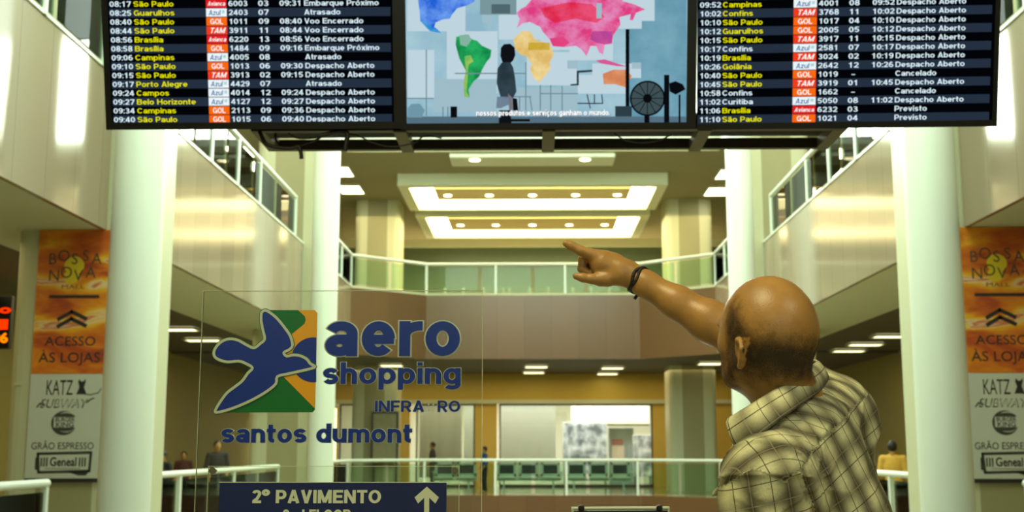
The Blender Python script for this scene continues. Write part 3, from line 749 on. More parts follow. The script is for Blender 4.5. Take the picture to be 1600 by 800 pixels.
def banner(cx, label):
    """photo pixels of the left banner give the layout: its face is 0.97 m wide"""
    pl0 = Plane((-6.47, 15.56, 0), (1, 0, 0), (0, 0, 1))
    q = lambda px, py: (pl0.at(px, py)[0]-.485, pl0.at(px, py)[1])
    M = Matrix.Translation((cx, 15.56, 0)) @ Matrix(((1,0,0,0),(0,0,-1,0),(0,1,0,0),(0,0,0,1)))
    t = empty('hanging_banner', label=label, cat='banner', group='shop banners on the near piers', M=M)
    yt = q(115, 359)[1]; ym = q(110, 584)[1]; yb = q(95, 750)[1]; hw = .485
    up = MB().bevbox(-hw, hw, ym, yt, -.01, 0, .002, WC).build('upper_panel', t)
    lo = MB().bevbox(-hw, hw, yb, ym-.004, -.01, 0, .002, CREAM).build('lower_panel', t)
    MB().box(-hw, hw, yb-.03, yb+.02, -.02, .01, INK).build('bottom_bar', t)
    Y = lambda py: q(110, py)[1]
    b = MB()
    b.ell(.0, Y(415), .13, .12, .001, SUN); b.ell(-.03, Y(432), .1, .09, .0012, SUN)
    def script(word, y, h, x0, x1):
        n = len(word)
        for i, ch in enumerate(word):
            b.text(ch, x0+(x1-x0)*(i+.5)/n, y+(.025 if i % 2 else -.015), h, INK2, .002, align='C', off=.0, wf=.95)
    script('BOSSA', Y(411), .145, -.36, .36); script('NOVA', Y(437), .145, -.34, .3)
    b.text('MALL', 0, Y(451), .05, BROWNINK, .002, align='C', width=.3, off=.0)
    b.rect(-.31, Y(466), .35, Y(461), .002, INK)
    for yy in (487, 498):
        b.stroke([(-.17, Y(yy+12)), (0, Y(yy)), (.19, Y(yy+11))], .05, .002, INK)
    b.text('ACESSO', 0, Y(540), Y(525)-Y(539), INK, .002, align='C', width=.66, off=.005)
    b.text('ÀS LOJAS', 0, Y(566), Y(551)-Y(566), INK, .002, align='C', width=.8, off=.005)
    b.build('lettering', up)
    b = MB()
    b.text('KATZ', -.1, Y(617), Y(594)-Y(617), INK, .002, align='C', width=.34, off=.0)
    # small cat shape sitting beside the word, with a curling tail
    b.poly([(.12, Y(616)), (.25, Y(616)), (.215, Y(605)), (.235, Y(596)), (.225, Y(592)), (.205, Y(596)), (.17, Y(596)), (.15, Y(592)), (.135, Y(597)), (.155, Y(605))], .002, INK)
    b.stroke([(.2, Y(615)), (.3, Y(617)), (.4, Y(614)), (.44, Y(607))], .012, .002, INK2)
    b.text('SUBWAY', -.03, Y(637), Y(624)-Y(637), INK2, .002, align='C', width=.62, off=.012, shear=.25)
    b.text('SUBWAY', -.03, Y(637)+.012, (Y(624)-Y(637))*.82, CREAM, .003, align='C', width=.58, off=-.006, shear=.25)
    b.stroke([(-.38, Y(636)), (-.34, Y(630)), (-.3, Y(634))], .018, .002, INK2); b.stroke([(.26, Y(629)), (.31, Y(624)), (.35, Y(622))], .018, .002, INK2)
    c = (-.02, Y(661)); 
    b.ell(c[0], c[1], .165, .155, .002, INK2); b.ell(c[0]+.03, c[1]+.012, .145, .13, .0026, CREAM)
    for sg in (1, -1): b.ell(c[0]+.02, c[1]+.062*sg+.01, .125, .055, .003, INK2)
    b.rect(c[0]-.13, c[1]-.055, c[0]+.16, c[1]+.075, .0034, CREAM)
    b.text('BURGER', c[0]+.015, c[1]+.018, .052, INK, .004, align='C', width=.25, off=.02)
    b.text('KING', c[0]+.015, c[1]-.05, .058, INK, .004, align='C', width=.23, off=.02)
    b.text('GRÃO ESPRESSO', -.02, Y(702), .085, INK, .002, align='C', width=.8, off=.0)
    fr = [(-.33, Y(709)), (.35, Y(707)), (.34, Y(736)), (-.31, Y(738))]
    b.stroke(fr, .035, .002, INK2, closed=True)
    b.poly([(.05, Y(737)), (.34, Y(736)), (.3, Y(743)), (.2, Y(743))], .002, INK2); b.poly([(-.33, Y(735)), (-.36, Y(733)), (-.36, Y(716)), (-.33, Y(712))], .002, INK2)
    b.text('Geneal', 0, Y(728), .105, INK, .002, align='C', width=.34, off=.02)
    for i in range(3):
        for sg in (-1, 1): b.rect(.0+sg*(.21+.035*i)-.009, Y(729), sg*(.21+.035*i)+.009, Y(715), .002, INK)
    b.rect(-.23, Y(732.6), .23, Y(731.8), .002, INK2)
    b.build('lettering', lo)
banner(-5.985, 'orange and grey shop banner on the left pier beside the near white column')
banner(5.985, 'orange and grey shop banner on the right pier, cut by the picture edge')

# ------------------------------------------------------------------ hanging screens
TXT = emis('screen_white_text', (.72, .88, .95, 1), 1.0); YEL = emis('screen_yellow_text', (.80, .78, .0, 1), 1.0)
ROWA = emis('screen_row_slate', rgb(36, 48, 64), 1.0); ROWB = emis('screen_row_black', rgb(2, 4, 7), 1.0)
LG = {'GOL': emis('logo_orange', rgb(250, 104, 16), 1.0), 'TAM': emis('logo_scarlet', rgb(238, 62, 30), 1.0), 'AVI': emis('logo_red', rgb(222, 30, 38), 1.0), 'AZU': emis('logo_white', rgb(236, 244, 248), 1.0)}
LW = emis('logo_white_letters', (1, .96, .93, 1), 1.0); LB = emis('logo_blue_letters', rgb(30, 110, 160), 1.0); LT = emis('logo_teal_mark', rgb(70, 190, 190), 1.0)
TD = 6.3
def tv(name, label, group, bl, br, yaw, M_only=False):
    ux = Vector((math.cos(R(yaw)), math.sin(R(yaw)), 0)); tl = R(15)
    back = Vector((-math.sin(R(yaw)), math.cos(R(yaw)), 0))
    uy = -back*math.sin(tl) + Vector((0,0,1))*math.cos(tl)
    return Plane(U(bl[0], bl[1], bl[2]), ux, uy)
def housing(t, Wd, Ht, bz, m=BLACK):
    b = MB()
    b.bevbox(0, Wd, 0, Ht, -.075, -.006, .008, m)
    b.box(0, Wd, 0, bz[1], -.01, .012, m); b.box(0, Wd, Ht-.02, Ht, -.01, .012, m)
    b.box(0, bz[0], bz[1], Ht-.02, -.01, .012, m); b.box(Wd-bz[2], Wd, bz[1], Ht-.02, -.01, .012, m)
    b.build('housing', t)
def board(label, bl, brx, yaw, rows, cx, ref_y, top_px, scr):
    pl = tv('', '', '', bl, None, yaw)
    Wd = pl.at(brx, bl[1])[0]; Ht = Wd*.585
    t = empty('departure_board', label=label, cat='screen', group='hanging departure boards', M=pl.M)
    sx0 = pl.at(scr[0], scr[2])[0]; sx1 = pl.at(scr[1], scr[2])[0]; sy0 = pl.at((scr[0]), scr[2])[1]
    housing(t, Wd, Ht, (sx0, sy0, Wd-sx1))
    n = len(rows)
    yb = pl.at(cx['time'][0], ref_y)[1]; yt = pl.at(cx['time'][0], top_px)[1]; dv = (yt-yb)/(n-1)
    X = {k: [pl.at(v, ref_y)[0] for v in vv] for k, vv in cx.items()}
    b = MB()
    b.rect(sx0, sy0, sx1, Ht-.02, -.004, ROWB)
    for i in range(n+3):
        y = yb + dv*(n-1-i+3)
        if (i+3) % 2 == (1 if n % 2 == 0 else 0): b.rect(sx0+.004, y-dv/2, sx1-.012, y+dv/2, -.003, ROWA)
    cap = dv*.60
    wf = (X['city'][1]-X['city'][0])/(sans_len('São Paulo', .17)*cap)
    for i, (tm, city, logo, num, gate, tm2, stat) in enumerate(rows):
        y = yb + dv*(n-1-i); y0 = y-cap/2
        b.sans(tm, X['time'][0], y0, cap, TXT, .0, width=X['time'][1]-X['time'][0], wt=.155)
        cm = TXT if city.startswith('*') else YEL
        b.sans(city.lstrip('*'), X['city'][0], y0, cap, cm, .0, wf=wf, wt=.155)
        lx0, lx1 = X['logo']
        b.rect(lx0, y-dv*.46, lx1, y+dv*.46, -.001, LG[logo])
        c = (lx0+lx1)/2; lw = lx1-lx0
        if logo == 'GOL': b.sans('GOL', c, y0, cap, LW, .0, align='C', width=lw*.62, wt=.155)
        elif logo == 'TAM': b.sans('TAM', c, y0, cap, LW, .0, align='C', width=lw*.72, wt=.155, shear=.25)
        elif logo == 'AVI': b.sans('Avianca', c, y0+cap*.1, cap*.8, LW, .0, align='C', width=lw*.84, wt=.155, shear=.2)
        else:
            b.sans('Azul', c-lw*.1, y0, cap*.95, LB, .0, align='C', width=lw*.56, wt=.155, shear=.15)
            for k in range(3): b.rect(c+lw*(.28+.045*k), y0+cap*.35, c+lw*(.305+.045*k), y0+cap*.9, .0, LT)
        b.sans(num, X['num'][0], y0, cap, TXT, .0, width=X['num'][1]-X['num'][0], wt=.155)
        gw = X['gate'][1]-X['gate'][0]
        b.sans(gate, (X['gate'][0]+X['gate'][1])/2, y0, cap, TXT, .0, align='C', width=gw if len(gate) > 1 else gw*.35, wt=.155)
        if tm2: b.sans(tm2, X['time2'][0], y0, cap, TXT, .0, width=X['time2'][1]-X['time2'][0], wt=.155)
        b.sans(stat, X['stat'][0], y0, cap, TXT, .0, wf=wf*.97, wt=.155)
    b.build('screen', t)
    return pl, Wd, Ht
EP, VE, DA = 'Embarque Próximo', 'Voo Encerrado', 'Despacho Aberto'
rowsL = [('08:17','São Paulo','AVI','6003','03','09:31',EP), ('08:25','Guarulhos','AZU','2403','07','','Atrasado'), ('08:40','São Paulo','GOL','1011','09','08:40',VE),
 ('08:44','São Paulo','TAM','3911','11','08:44',VE), ('08:56','Brasília','AVI','6220','13','08:56',VE), ('08:58','Brasília','GOL','1484','09','09:16',EP),
 ('09:06','Campinas','AZU','4005','08','','Atrasado'), ('09:10','São Paulo','GOL','1013','06','09:30',DA), ('09:15','São Paulo','TAM','3913','02','09:15',DA),
 ('09:17','Porto Alegre','AZU','4429','07','','Atrasado'), ('09:24','Campos','AZU','4014','12','09:24',DA), ('09:27','Belo Horizonte','AZU','4127','12','09:27',DA),
 ('09:34','Campinas','GOL','2113','09','09:36',DA), ('09:40','São Paulo','GOL','1015','06','09:40',DA)]
rowsR = [('09:52','Campinas','AZU','4001','08','09:52',DA), ('10:02','Confins','TAM','3768','11','10:02',DA), ('10:10','São Paulo','GOL','1017','04','10:10',DA),
 ('10:12','Guarulhos','GOL','2005','05','10:12',DA), ('10:15','São Paulo','TAM','3917','11','10:15',DA), ('10:17','*Confins','AZU','2581','07','10:17',DA),
 ('10:19','Brasília','TAM','3024','02','10:19',DA), ('10:26','Goiânia','AZU','2642','12','10:26',DA), ('10:40','São Paulo','GOL','1019','-','','Cancelado'),
 ('10:45','São Paulo','TAM','3919','01','10:45',DA), ('10:58','*Confins','GOL','1662','-','','Cancelado'), ('11:02','*Curitiba','AZU','5050','08','11:02',DA),
 ('11:06','Brasília','AVI','6232','03','','Previsto'), ('11:10','São Paulo','GOL','1021','04','','Previsto')]
board('left departure board listing morning flights from 08:17 to 09:40', (167, 203, TD), 627, 0.0, rowsL,
      {'time': (178, 211), 'city': (215, 277), 'logo': (327, 359), 'num': (362, 391.5), 'gate': (408, 424), 'time2': (441, 475), 'stat': (479, 500)}, 187, 6.5, (176, 616, 192))
board('right departure board listing flights from 09:52 to 11:10', (1088.7, 203, TD), 1556.5, -1.6, rowsR,
      {'time': (1093, 1125.5), 'city': (1128.5, 1190), 'logo': (1238, 1274), 'num': (1277, 1308), 'gate': (1324, 1340), 'time2': (1360, 1394), 'stat': (1397.5, 1420)}, 187, 8, (1089, 1549, 193))
# middle screen with the map film
pl = tv('', '', '', (627, 203, TD), None, 0.0)
Wd = pl.at(1086.6, 203)[0]; Ht = Wd*.585
t = empty('video_screen', label='middle hanging screen showing a painted world map and a dark walking figure', cat='screen', M=pl.M)
sx0, sy0 = pl.at(636, 193); sx1 = pl.at(1072, 193)[0]
housing(t, Wd, Ht, (sx0, sy0, Wd-sx1))
b = MB()
q = lambda x, y: pl.at(620 + x/3.077, y/3.077)
def PG(pts, m, z): b.poly([q(*p) for p in pts], z, m)
def RC(x0_, y0_, x1_, y1_, m, z): PG([(x0_, y0_), (x1_, y0_), (x1_, y1_), (x0_, y1_)], m, z)
SKYB = emis('film_pale_wall', rgb(140, 182, 200), 1.0, rgb(166, 200, 212), 3)
b.rect(sx0, sy0, sx1, Ht-.02, -.004, SKYB)
PW = emis('film_paper', rgb(190, 212, 222), 1.0); PG2 = emis('film_paper_grey', rgb(158, 188, 200), 1.0); TEAL = emis('film_teal_wall', rgb(92, 144, 166), 1.0, rgb(120, 168, 186), 2.5)
DKG = emis('film_dark_grey', rgb(44, 62, 70), 1.0); BLK = emis('film_black', rgb(8, 12, 16), 1.0); MID = emis('film_grey_line', rgb(110, 138, 148), 1.0); FLR = emis('film_floor', rgb(84, 112, 128), 1.0)
RC(1118, -220, 1392, 590, TEAL, -.0035); RC(400, -10, 575, 70, emis('film_slate', rgb(120, 150, 156), 1.0), -.0034); RC(455, 20, 545, 65, emis('film_slate_dark', rgb(78, 104, 110), 1.0), -.0033)
for r in ((50, -60, 330, 150), (240, 150, 485, 450), (575, -60, 1240, 100), (490, 70, 690, 190), (830, 175, 1040, 290), (625, 250, 865, 410), (870, 360, 1100, 450), (940, 305, 1175, 375), (1040, 90, 1178, 138), (52, 240, 180, 470), (690, 130, 840, 240)):
    RC(*r, PW, -.003)
for r in ((180, 380, 480, 540), (410, 70, 455, 110), (820, 290, 870, 330), (580, 420, 870, 545), (1130, 300, 1175, 330)): RC(*r, PG2, -.0029)
C = lambda n, a, c: emis(n, rgb(*a), 1.0, rgb(*c), 9)
PG([(75, -200), (110, 60), (112, 100), (135, 125), (160, 150), (215, 160), (195, 140), (180, 130), (186, 108), (225, 92), (255, 90), (265, 70), (290, 40), (340, 25), (372, 8), (420, -200)], C('film_blue_land', (30, 96, 214), (110, 160, 240)), -.002)
PG([(112, 100), (160, 150), (215, 160), (195, 140), (170, 132), (150, 108)], C('film_sky_land', (40, 130, 210), (80, 170, 220)), -.0015)
PG([(285, 178), (330, 165), (365, 190), (385, 195), (410, 220), (455, 240), (450, 275), (430, 300), (412, 332), (395, 370), (370, 390), (345, 430), (350, 470), (325, 465), (320, 400), (332, 340), (300, 280), (283, 215)], C('film_green_land', (14, 132, 70), (40, 176, 96)), -.002)
PG([(325, 270), (355, 265), (368, 295), (345, 310), (335, 440), (350, 470), (325, 465), (320, 400), (332, 340)], C('film_lime_land', (80, 178, 90), (170, 196, 90)), -.0015)
PG([(300, 170), (345, 165), (360, 190), (335, 225), (305, 215)], emis('film_grey_green', rgb(130, 178, 160), 1.0), -.0014)
PG([(560, 190), (600, 150), (640, 150), (665, 190), (735, 212), (755, 258), (735, 300), (740, 330), (700, 380), (682, 396), (655, 370), (640, 330), (650, 310), (622, 268), (600, 265), (570, 238)], C('film_yellow_land', (222, 184, 104), (238, 214, 150)), -.002)
RC(632, 205, 735, 240, C('film_ochre_land', (196, 160, 40), (214, 180, 80)), -.0015)
PG([(575, 62), (600, 40), (620, 30), (650, -5), (660, -150), (1080, -150), (1085, 5), (1140, 20), (1195, 45), (1150, 62), (1135, 98), (1120, 96), (1125, 68), (1070, 82), (1075, 120), (1040, 170), (1035, 210), (1000, 215), (992, 262), (972, 252), (960, 222), (932, 220), (912, 270), (890, 240), (862, 220), (800, 226), (750, 222), (735, 190), (700, 150), (690, 130), (640, 105), (605, 112), (578, 134), (590, 90)], C('film_pink_land', (222, 60, 128), (226, 140, 190)), -.002)
PG([(690, 40), (830, 10), (940, 20), (1000, 80), (960, 110), (860, 90), (760, 110), (710, 80)], C('film_red_land', (222, 40, 76), (232, 80, 120)), -.0015)
PG([(735, 185), (800, 175), (830, 205), (800, 226), (750, 222)], C('film_rose_land', (228, 70, 130), (220, 60, 120)), -.0014)
PG([(940, 150), (1035, 150), (1035, 208), (1000, 214), (960, 205), (930, 190)], C('film_magenta_land', (176, 66, 150), (206, 80, 150)), -.0014)
RC(960, 15, 985, 88, PG2, -.001)
PG([(955, 290), (1000, 285), (1060, 305), (1110, 320), (1060, 318), (980, 305)], emis('film_pink_isles', rgb(212, 90, 150), 1.0), -.0014)
PG([(990, 355), (1040, 335), (1100, 335), (1130, 365), (1100, 420), (1050, 405), (995, 405)], C('film_orange_land', (210, 130, 84), (226, 156, 116)), -.0014)
for l in (((142, 240), (142, 555)), ((50, 473), (175, 473)), ((280, 353), (620, 353)), ((620, 300), (620, 530)), ((690, 410), (690, 530)), ((740, 410), (740, 530)), ((690, 450), (870, 450)), ((795, 415), (795, 530)), ((222, 515), (222, 560)), ((590, 465), (590, 530)), ((640, 465), (650, 530)), ((560, 465), (645, 465)), ((915, 455), (930, 520)), ((950, 455), (950, 500)), ((985, 455), (990, 495)), ((870, 497), (990, 497)), ((245, 515), (245, 560))):
    b.stroke([q(*l[0]), q(*l[1])], .006, -.0012, MID if l[0][0] < 860 else DKG)
RC(1100, 140, 1118, 510, BLK, -.001)
PG([(865, 340), (940, 335), (940, 345), (875, 350), (875, 410), (835, 412), (835, 405), (865, 402)], DKG, -.001)
RC(50, 560, 1390, 600, FLR, -.0011); RC(258, 512, 290, 565, BLK, -.0009)
PG([(52, 520), (70, 500), (110, 498), (135, 530), (120, 565), (52, 565)], emis('film_bush', rgb(110, 150, 166), 1.0), -.001)
# fan and lamp standing in the film
c0 = q(1205, 473); rr_ = q(1290, 473)[0]-c0[0]
b.ell(c0[0], c0[1], rr_, rr_, -.0008, BLK); b.ell(c0[0], c0[1], rr_*.9, rr_*.9, -.0007, emis('film_fan_grille', rgb(62, 80, 84), 1.0)); b.ell(c0[0], c0[1], rr_*.25, rr_*.25, -.0005, BLK)
for k in range(12):
    a = k*math.pi/6; b.stroke([(c0[0], c0[1]), (c0[0]+rr_*.9*math.cos(a), c0[1]+rr_*.9*math.sin(a))], .004, -.0006, BLK)
RC(1190, 555, 1215, 598, BLK, -.0005); RC(1050, 510, 1130, 560, DKG, -.0009); RC(1285, 360, 1310, 590, BLK, -.0008); PG([(1310, 400), (1340, 390), (1375, 405), (1388, 430), (1340, 455), (1312, 440)], BLK, -.0008); RC(1355, 455, 1364, 598, BLK, -.0008)
# walking figure in the film
SIL = emis('film_figure_shirt', rgb(38, 54, 62), 1.0, rgb(58, 74, 84), 5); SIL2 = emis('film_figure_dark', rgb(14, 18, 22), 1.0); ARM = emis('film_figure_arm', rgb(120, 116, 124), 1.0); JEAN = emis('film_figure_jeans', rgb(110, 130, 150), 1.0)
PG([(500, 230), (515, 212), (545, 210), (566, 228), (570, 265), (560, 290), (545, 305), (510, 305), (498, 270)], SIL2, -.0004)
PG([(484, 330), (505, 300), (545, 298), (560, 325), (568, 370), (575, 440), (560, 470), (500, 470), (480, 400)], SIL, -.0003)
PG([(482, 465), (540, 465), (545, 500), (500, 520), (478, 520)], JEAN, -.0003); PG([(535, 450), (555, 470), (560, 530), (540, 530)], ARM, -.0002)
PG([(556, 470), (578, 475), (584, 532), (560, 532)], SIL2, -.0002); PG([(492, 530), (545, 530), (552, 595), (490, 595)], SIL2, -.0002); RC(545, 572, 640, 584, SIL2, -.0002)
x0_, y0_ = q(382, 557); x1_, _ = q(1025, 557)
CAPM = emis('film_caption', (1, 1, 1, 1), 1.0); CAPS = emis('film_caption_edge', rgb(60, 84, 96), 1.0)
b.sans('nossos produtos e serviços ganham o mundo.', x0_+.003, y0_-.003, q(0, 532)[1]-y0_, CAPS, .0005, width=x1_-x0_, wt=.34)
b.sans('nossos produtos e serviços ganham o mundo.', x0_, y0_, q(0, 532)[1]-y0_, CAPM, .001, width=x1_-x0_, wt=.21)
b.build('screen', t)

# rack behind and below the screens, hung from the hall ceiling
ra = U(392, 205, 6.42); zz = ra.z
xl = ra.x; xr = U(1325, 206, 6.42).x; yf, yk = 6.42, 6.88
t = empty('screen_rack', (0, 0, 0), 'dark metal frame under and behind the three hanging screens', 'rack')
b = MB(); e = .035
b.box(xl, xr, yf, yf+.04, zz, zz+.06, DARKMETAL); b.box(xl, xr, yk-.04, yk, zz, zz+.06, DARKMETAL)
b.build('side_rail', t)
for x in (xl, xr-.07): MB().box(x, x+.07, yf+.04, yk-.04, zz, zz+.06, GREYMETAL).build('end_bar', t)
for px in (630, 857, 1095): x = U(px, 220, 6.6).x; MB().box(x-.035, x+.035, yf, yk, zz-.01, zz+.04, GREYMETAL).build('cross_bar', t)
MB().box(xl+.03, xr-.03, yf+.13, yf+.16, zz+.03, zz+.07, GREYMETAL).build('middle_rail', t)
MB().box(xl+.01, xr-.01, yf+.02, yk-.02, zz+.075, zz+.1, mat('rack_dark_tray', rgb(52, 50, 42), .6)).build('tray', t)
for px in (460, 857, 1250):
    x = U(px, 220, 6.6).x; MB().tube([(x, 6.7, zz+.1), (x, 6.7, 6.2)], .025, DARKMETAL, 12).build('hanger_rod', t)
for px in (395, 857, 1320):
    x = U(px, 220, 6.6).x
    MB().box(x-.05, x+.05, 6.36, 6.48, zz+.1, zz+.3, DARKMETAL).build('mount_bracket', t)
CABLE = mat('black_cable', rgb(10, 10, 10), .5)
def cat(pts, n=8):
    pts = [Vector(p) for p in pts]; out = []
    P_ = [pts[0]*2-pts[1]] + pts + [pts[-1]*2-pts[-2]]
    for i in range(1, len(P_)-2):
        for k in range(n):
            u = k/n; a, b_, c, d = P_[i-1:i+3]
            out.append(.5*((2*b_) + (c-a)*u + (2*a-5*b_+4*c-d)*u*u + (3*b_-a-3*c+d)*u**3))
    return out + [pts[-1]]
def cable(label, pts, r, D=6.36):
    o = MB().tube(cat([U(p[0], p[1], D + (p[2] if len(p) > 2 else 0)) for p in pts]), r, CABLE, 8).build('power_cable')
    tag(o, label, 'cable', 'black cables hanging under the screens')
cable('thick black cable end dangling below the rack under the 10:15 column', [(405, 205), (418, 226), (452, 232), (466, 229), (470, 238), (471, 248)], .011, 6.40)
cable('short thick cable end hanging straight down under the left board', [(500, 212), (530, 206), (543, 209), (541, 222), (539, 236)], .013, 6.33)
cable('thin cable looping from the left board toward the centre cross bar', [(450, 208), (466, 216), (495, 215), (520, 207), (556, 211), (580, 222), (610, 229), (645, 224), (665, 212), (690, 216)], .004, 6.38)
cable('thin black cable sagging under the right end of the middle screen', [(960, 208), (975, 218), (1000, 223), (1030, 219), (1050, 210)], .004)
cable('thin cable running inside the left end of the rack', [(430, 208), (433, 222), (450, 231), (490, 220), (505, 212)], .006, 6.53)

# ------------------------------------------------------------------ clear signs
ACR = glass('clear_acrylic', (.965, .98, .95, 1), 1.3, .8, .004, (.8, .85, .75, 1))
ACE = mat('acrylic_cut_edge', rgb(196, 204, 168), .25, coat=.5)
BLUE = mat('cobalt_sign_film', rgb(16, 46, 138), .25, noise=.06, nscale=40); GREEN = mat('green_sign_film', rgb(14, 104, 40), .25, noise=.05, nscale=40)
YELF = mat('yellow_sign_film', rgb(222, 158, 20), .25, noise=.04, nscale=40); SILV = mat('silver_sign_film', rgb(188, 196, 170), .35, .2)
NAVY = mat('navy_plaque', rgb(14, 28, 82), .35, noise=.05, nscale=20); PALE = mat('pale_plaque_letters', rgb(204, 212, 184), .45)
SD = 3.0
pl = Plane(U(304, 800, SD), (1, 0, 0), (0, 0, 1)); pl.o.z = 0; pl = Plane(pl.o, (1, 0, 0), (0, 0, 1))
t = empty('acrylic_sign', label='clear acrylic sign with a blue bird emblem and blue raised lettering', cat='sign', M=pl.M)
xr, yt = pl.at(753.5, 454); y0 = .28; th = .008
MB().box(0, xr, y0, yt, -th, 0, ACR).build('clear_panel', t)
e = .0012
b = MB(); b.box(-e, 0, y0, yt+e, -th, 0, ACE); b.box(xr, xr+e, y0, yt+e, -th, 0, ACE); b.box(0, xr, yt, yt+e, -th, 0, ACE); b.build('panel_edge', t)
# raised emblem: pixel layout taken from the photo, 3.902 px per photo px from (330, 470)
q = lambda x, y: pl.at(330 + x/3.902, 470 + y/3.902)
def solid(b, pts, z0, z1, m):
    pts = [q(*p) for p in pts]; n = len(pts)
    ar = sum(pts[i][0]*pts[(i+1)%n][1]-pts[(i+1)%n][0]*pts[i][1] for i in range(n))
    if ar < 0: pts = pts[::-1]
    b.add([(p[0], p[1], z0) for p in pts] + [(p[0], p[1], z1) for p in pts], [tuple(range(n, 2*n))] + [(i, (i+1)%n, (i+1)%n+n, i+n) for i in range(n)], m)
def smooth2(pts, n=4): return [(p.x, p.y) for p in cat([(x, y, 0) for x, y in pts] + [(pts[0][0], pts[0][1], 0)], n)][:-1]
bird = [(308, 72), (326, 60), (350, 66), (400, 105), (450, 165), (485, 218), (497, 272), (478, 298), (444, 316), (462, 338), (500, 331), (545, 336), (585, 357), (606, 384), (636, 402), (600, 416), (540, 430), (470, 446), (405, 462), (396, 506), (340, 553), (260, 600), (180, 637), (100, 666), (32, 681), (30, 662), (60, 612), (100, 560), (150, 522), (192, 488), (225, 442), (254, 410), (215, 384), (170, 368), (100, 373), (42, 356), (19, 330), (26, 292), (62, 252), (112, 233), (165, 241), (215, 268), (262, 288), (300, 262), (328, 234), (317, 180), (306, 120)]
def inset(pts, d):
    n = len(pts); ar = sum(pts[i][0]*pts[(i+1)%n][1]-pts[(i+1)%n][0]*pts[i][1] for i in range(n)); sg = 1 if ar > 0 else -1; out = []
    for i in range(n):
        a, p, c = Vector(pts[i-1]), Vector(pts[i]), Vector(pts[(i+1)%n])
        n1 = Vector((-(p-a).y, (p-a).x)).normalized(); n2 = Vector((-(c-p).y, (c-p).x)).normalized()
        m = n1+n2
        if m.length < .3: m = n1
        m = m.normalized(); k = min(d/max(.35, m.dot(n1)), d*2.2)
        out.append(tuple(p + m*k*sg))
    return out
b = MB()
solid(b, [(312, 57), (632, 57), (648, 73), (633, 664), (618, 680), (34, 682), (110, 655), (260, 590), (380, 510), (395, 455), (440, 400), (470, 340), (430, 320), (480, 280), (470, 215), (400, 120), (340, 75)], .0004, .0012, GREEN)
solid(b, [(530, 57), (572, 95), (577, 118), (570, 140), (490, 206), (492, 285), (444, 316), (470, 338), (520, 332), (560, 345), (540, 430), (440, 462), (632, 656), (633, 640), (648, 73), (632, 57)], .0012, .0018, YELF)
circ = [(625+137*math.cos(a), 360-137*math.sin(a)) for a in [R(83+i*(277-83)/30) for i in range(31)]]
solid(b, circ, .0018, .0022, BLUE)
b.build('emblem_field', t)
bs = smooth2(bird, 3)
def ribbon(b, pts, wd, z, m):
    """closed outline of even width, mitred"""
    pp = [Vector(q(*p)) for p in pts]; n = len(pp); L_ = []; R_ = []
    for i in range(n):
        a, p, c = pp[i-1], pp[i], pp[(i+1) % n]
        d = ((p-a).normalized() + (c-p).normalized()); d = d.normalized() if d.length > .2 else (c-p).normalized()
        nn = Vector((-d.y, d.x))*wd/2; L_.append(p+nn); R_.append(p-nn)
    vs = [(p.x, p.y, z) for p in L_ + R_]
    b.add(vs, [(i, n+i, n+(i+1) % n, (i+1) % n) for i in range(n)], m)
px1 = abs(q(1, 0)[0]-q(0, 0)[0])
b = MB(); ribbon(b, bs, px1*25, .0024, GREEN); ribbon(b, bs, px1*16, .0036, SILV); b.build('bird_outline', t)
b = MB(); solid(b, bs, .0026, .0030, BLUE); b.build('bird', t)
def word(body, px0, px1, base, top, wt):
    x0, yb = pl.at(px0, base); x1, yt_ = pl.at(px1, top)
    b = MB(); b.sans(body, x0, yb, yt_-yb, BLUE, .001, wt=wt, width=x1-x0, ext=.003)
    b.sans(body, x0, yb, yt_-yb, SILV, .0004, wt=wt, width=x1-x0, ext=.0012, grow=.026)
    b.build('lettering', t)
word('aero', 508, 719, 556.5, 482, .19)
word('shopping', 505, 720, 600, 566, .18)
word('INFRA', 586, 663, 643.5, 626, .17); word('RO', 684, 719, 643.5, 626, .17)
b = MB()
for px in (670, 677):
    for py in (632, 641): x_, y_ = pl.at(px, py); b.ell(x_, y_, .0022, .0022, .002, SILV, 10)
b.build('dot_marks', t)
word('santos dumont', 346, 644, 691.5, 662, .185)
b = MB()
for x in (.04, xr-.06): b.box(x, x+.02, y0-.28, y0+.3, -.03, -th, STEEL)
b.build('stand_leg', t)
MB().bevbox(-.02, xr+.02, 0, .02, -.34, -.002, .004, DARKMETAL).build('base_plate', t)
MB().box(0, xr, y0-.01, y0+.02, -.02, .0, STEEL).build('bottom_rail', t)
# second plate with the floor sign, bolted in front
pb = Plane(Vector((0, SD-.03, 0)), (1, 0, 0), (0, 0, 1))
xl_, yt2 = pb.at(326, 729); xr2, _ = pb.at(717, 729)
t2 = empty('direction_sign', label='navy floor sign with an up arrow bolted onto the lower front of the acrylic sign', cat='sign', M=pb.M)
MB().box(xl_, xr2, .55, yt2, -.006, 0, ACR).build('clear_panel', t2)
b = MB(); b.box(xl_-e, xl_, .55, yt2+e, -.006, 0, ACE); b.box(xr2, xr2+e, .55, yt2+e, -.006, 0, ACE); b.box(xl_, xr2, yt2, yt2+e, -.006, 0, ACE); b.build('panel_edge', t2)
BOLT = mat('brushed_bolt', rgb(120, 116, 92), .3, .7)
for px, py in ((333, 735.5), (711, 735.5)):
    x_, y_ = pb.at(px, py)
    vs = MB(); n = 24
    for z0_, z1_, r_ in ((-.024, 0, .004), (.0, .006, .0085)):
        ring = [(x_+r_*math.cos(2*math.pi*k/n), y_+r_*math.sin(2*math.pi*k/n)) for k in range(n)]
        vs.add([(p[0], p[1], z0_) for p in ring] + [(p[0], p[1], z1_) for p in ring], [tuple(range(n, 2*n))] + [(k, (k+1)%n, (k+1)%n+n, k+n) for k in range(n)], BOLT)
    vs.build('bolt', t2)
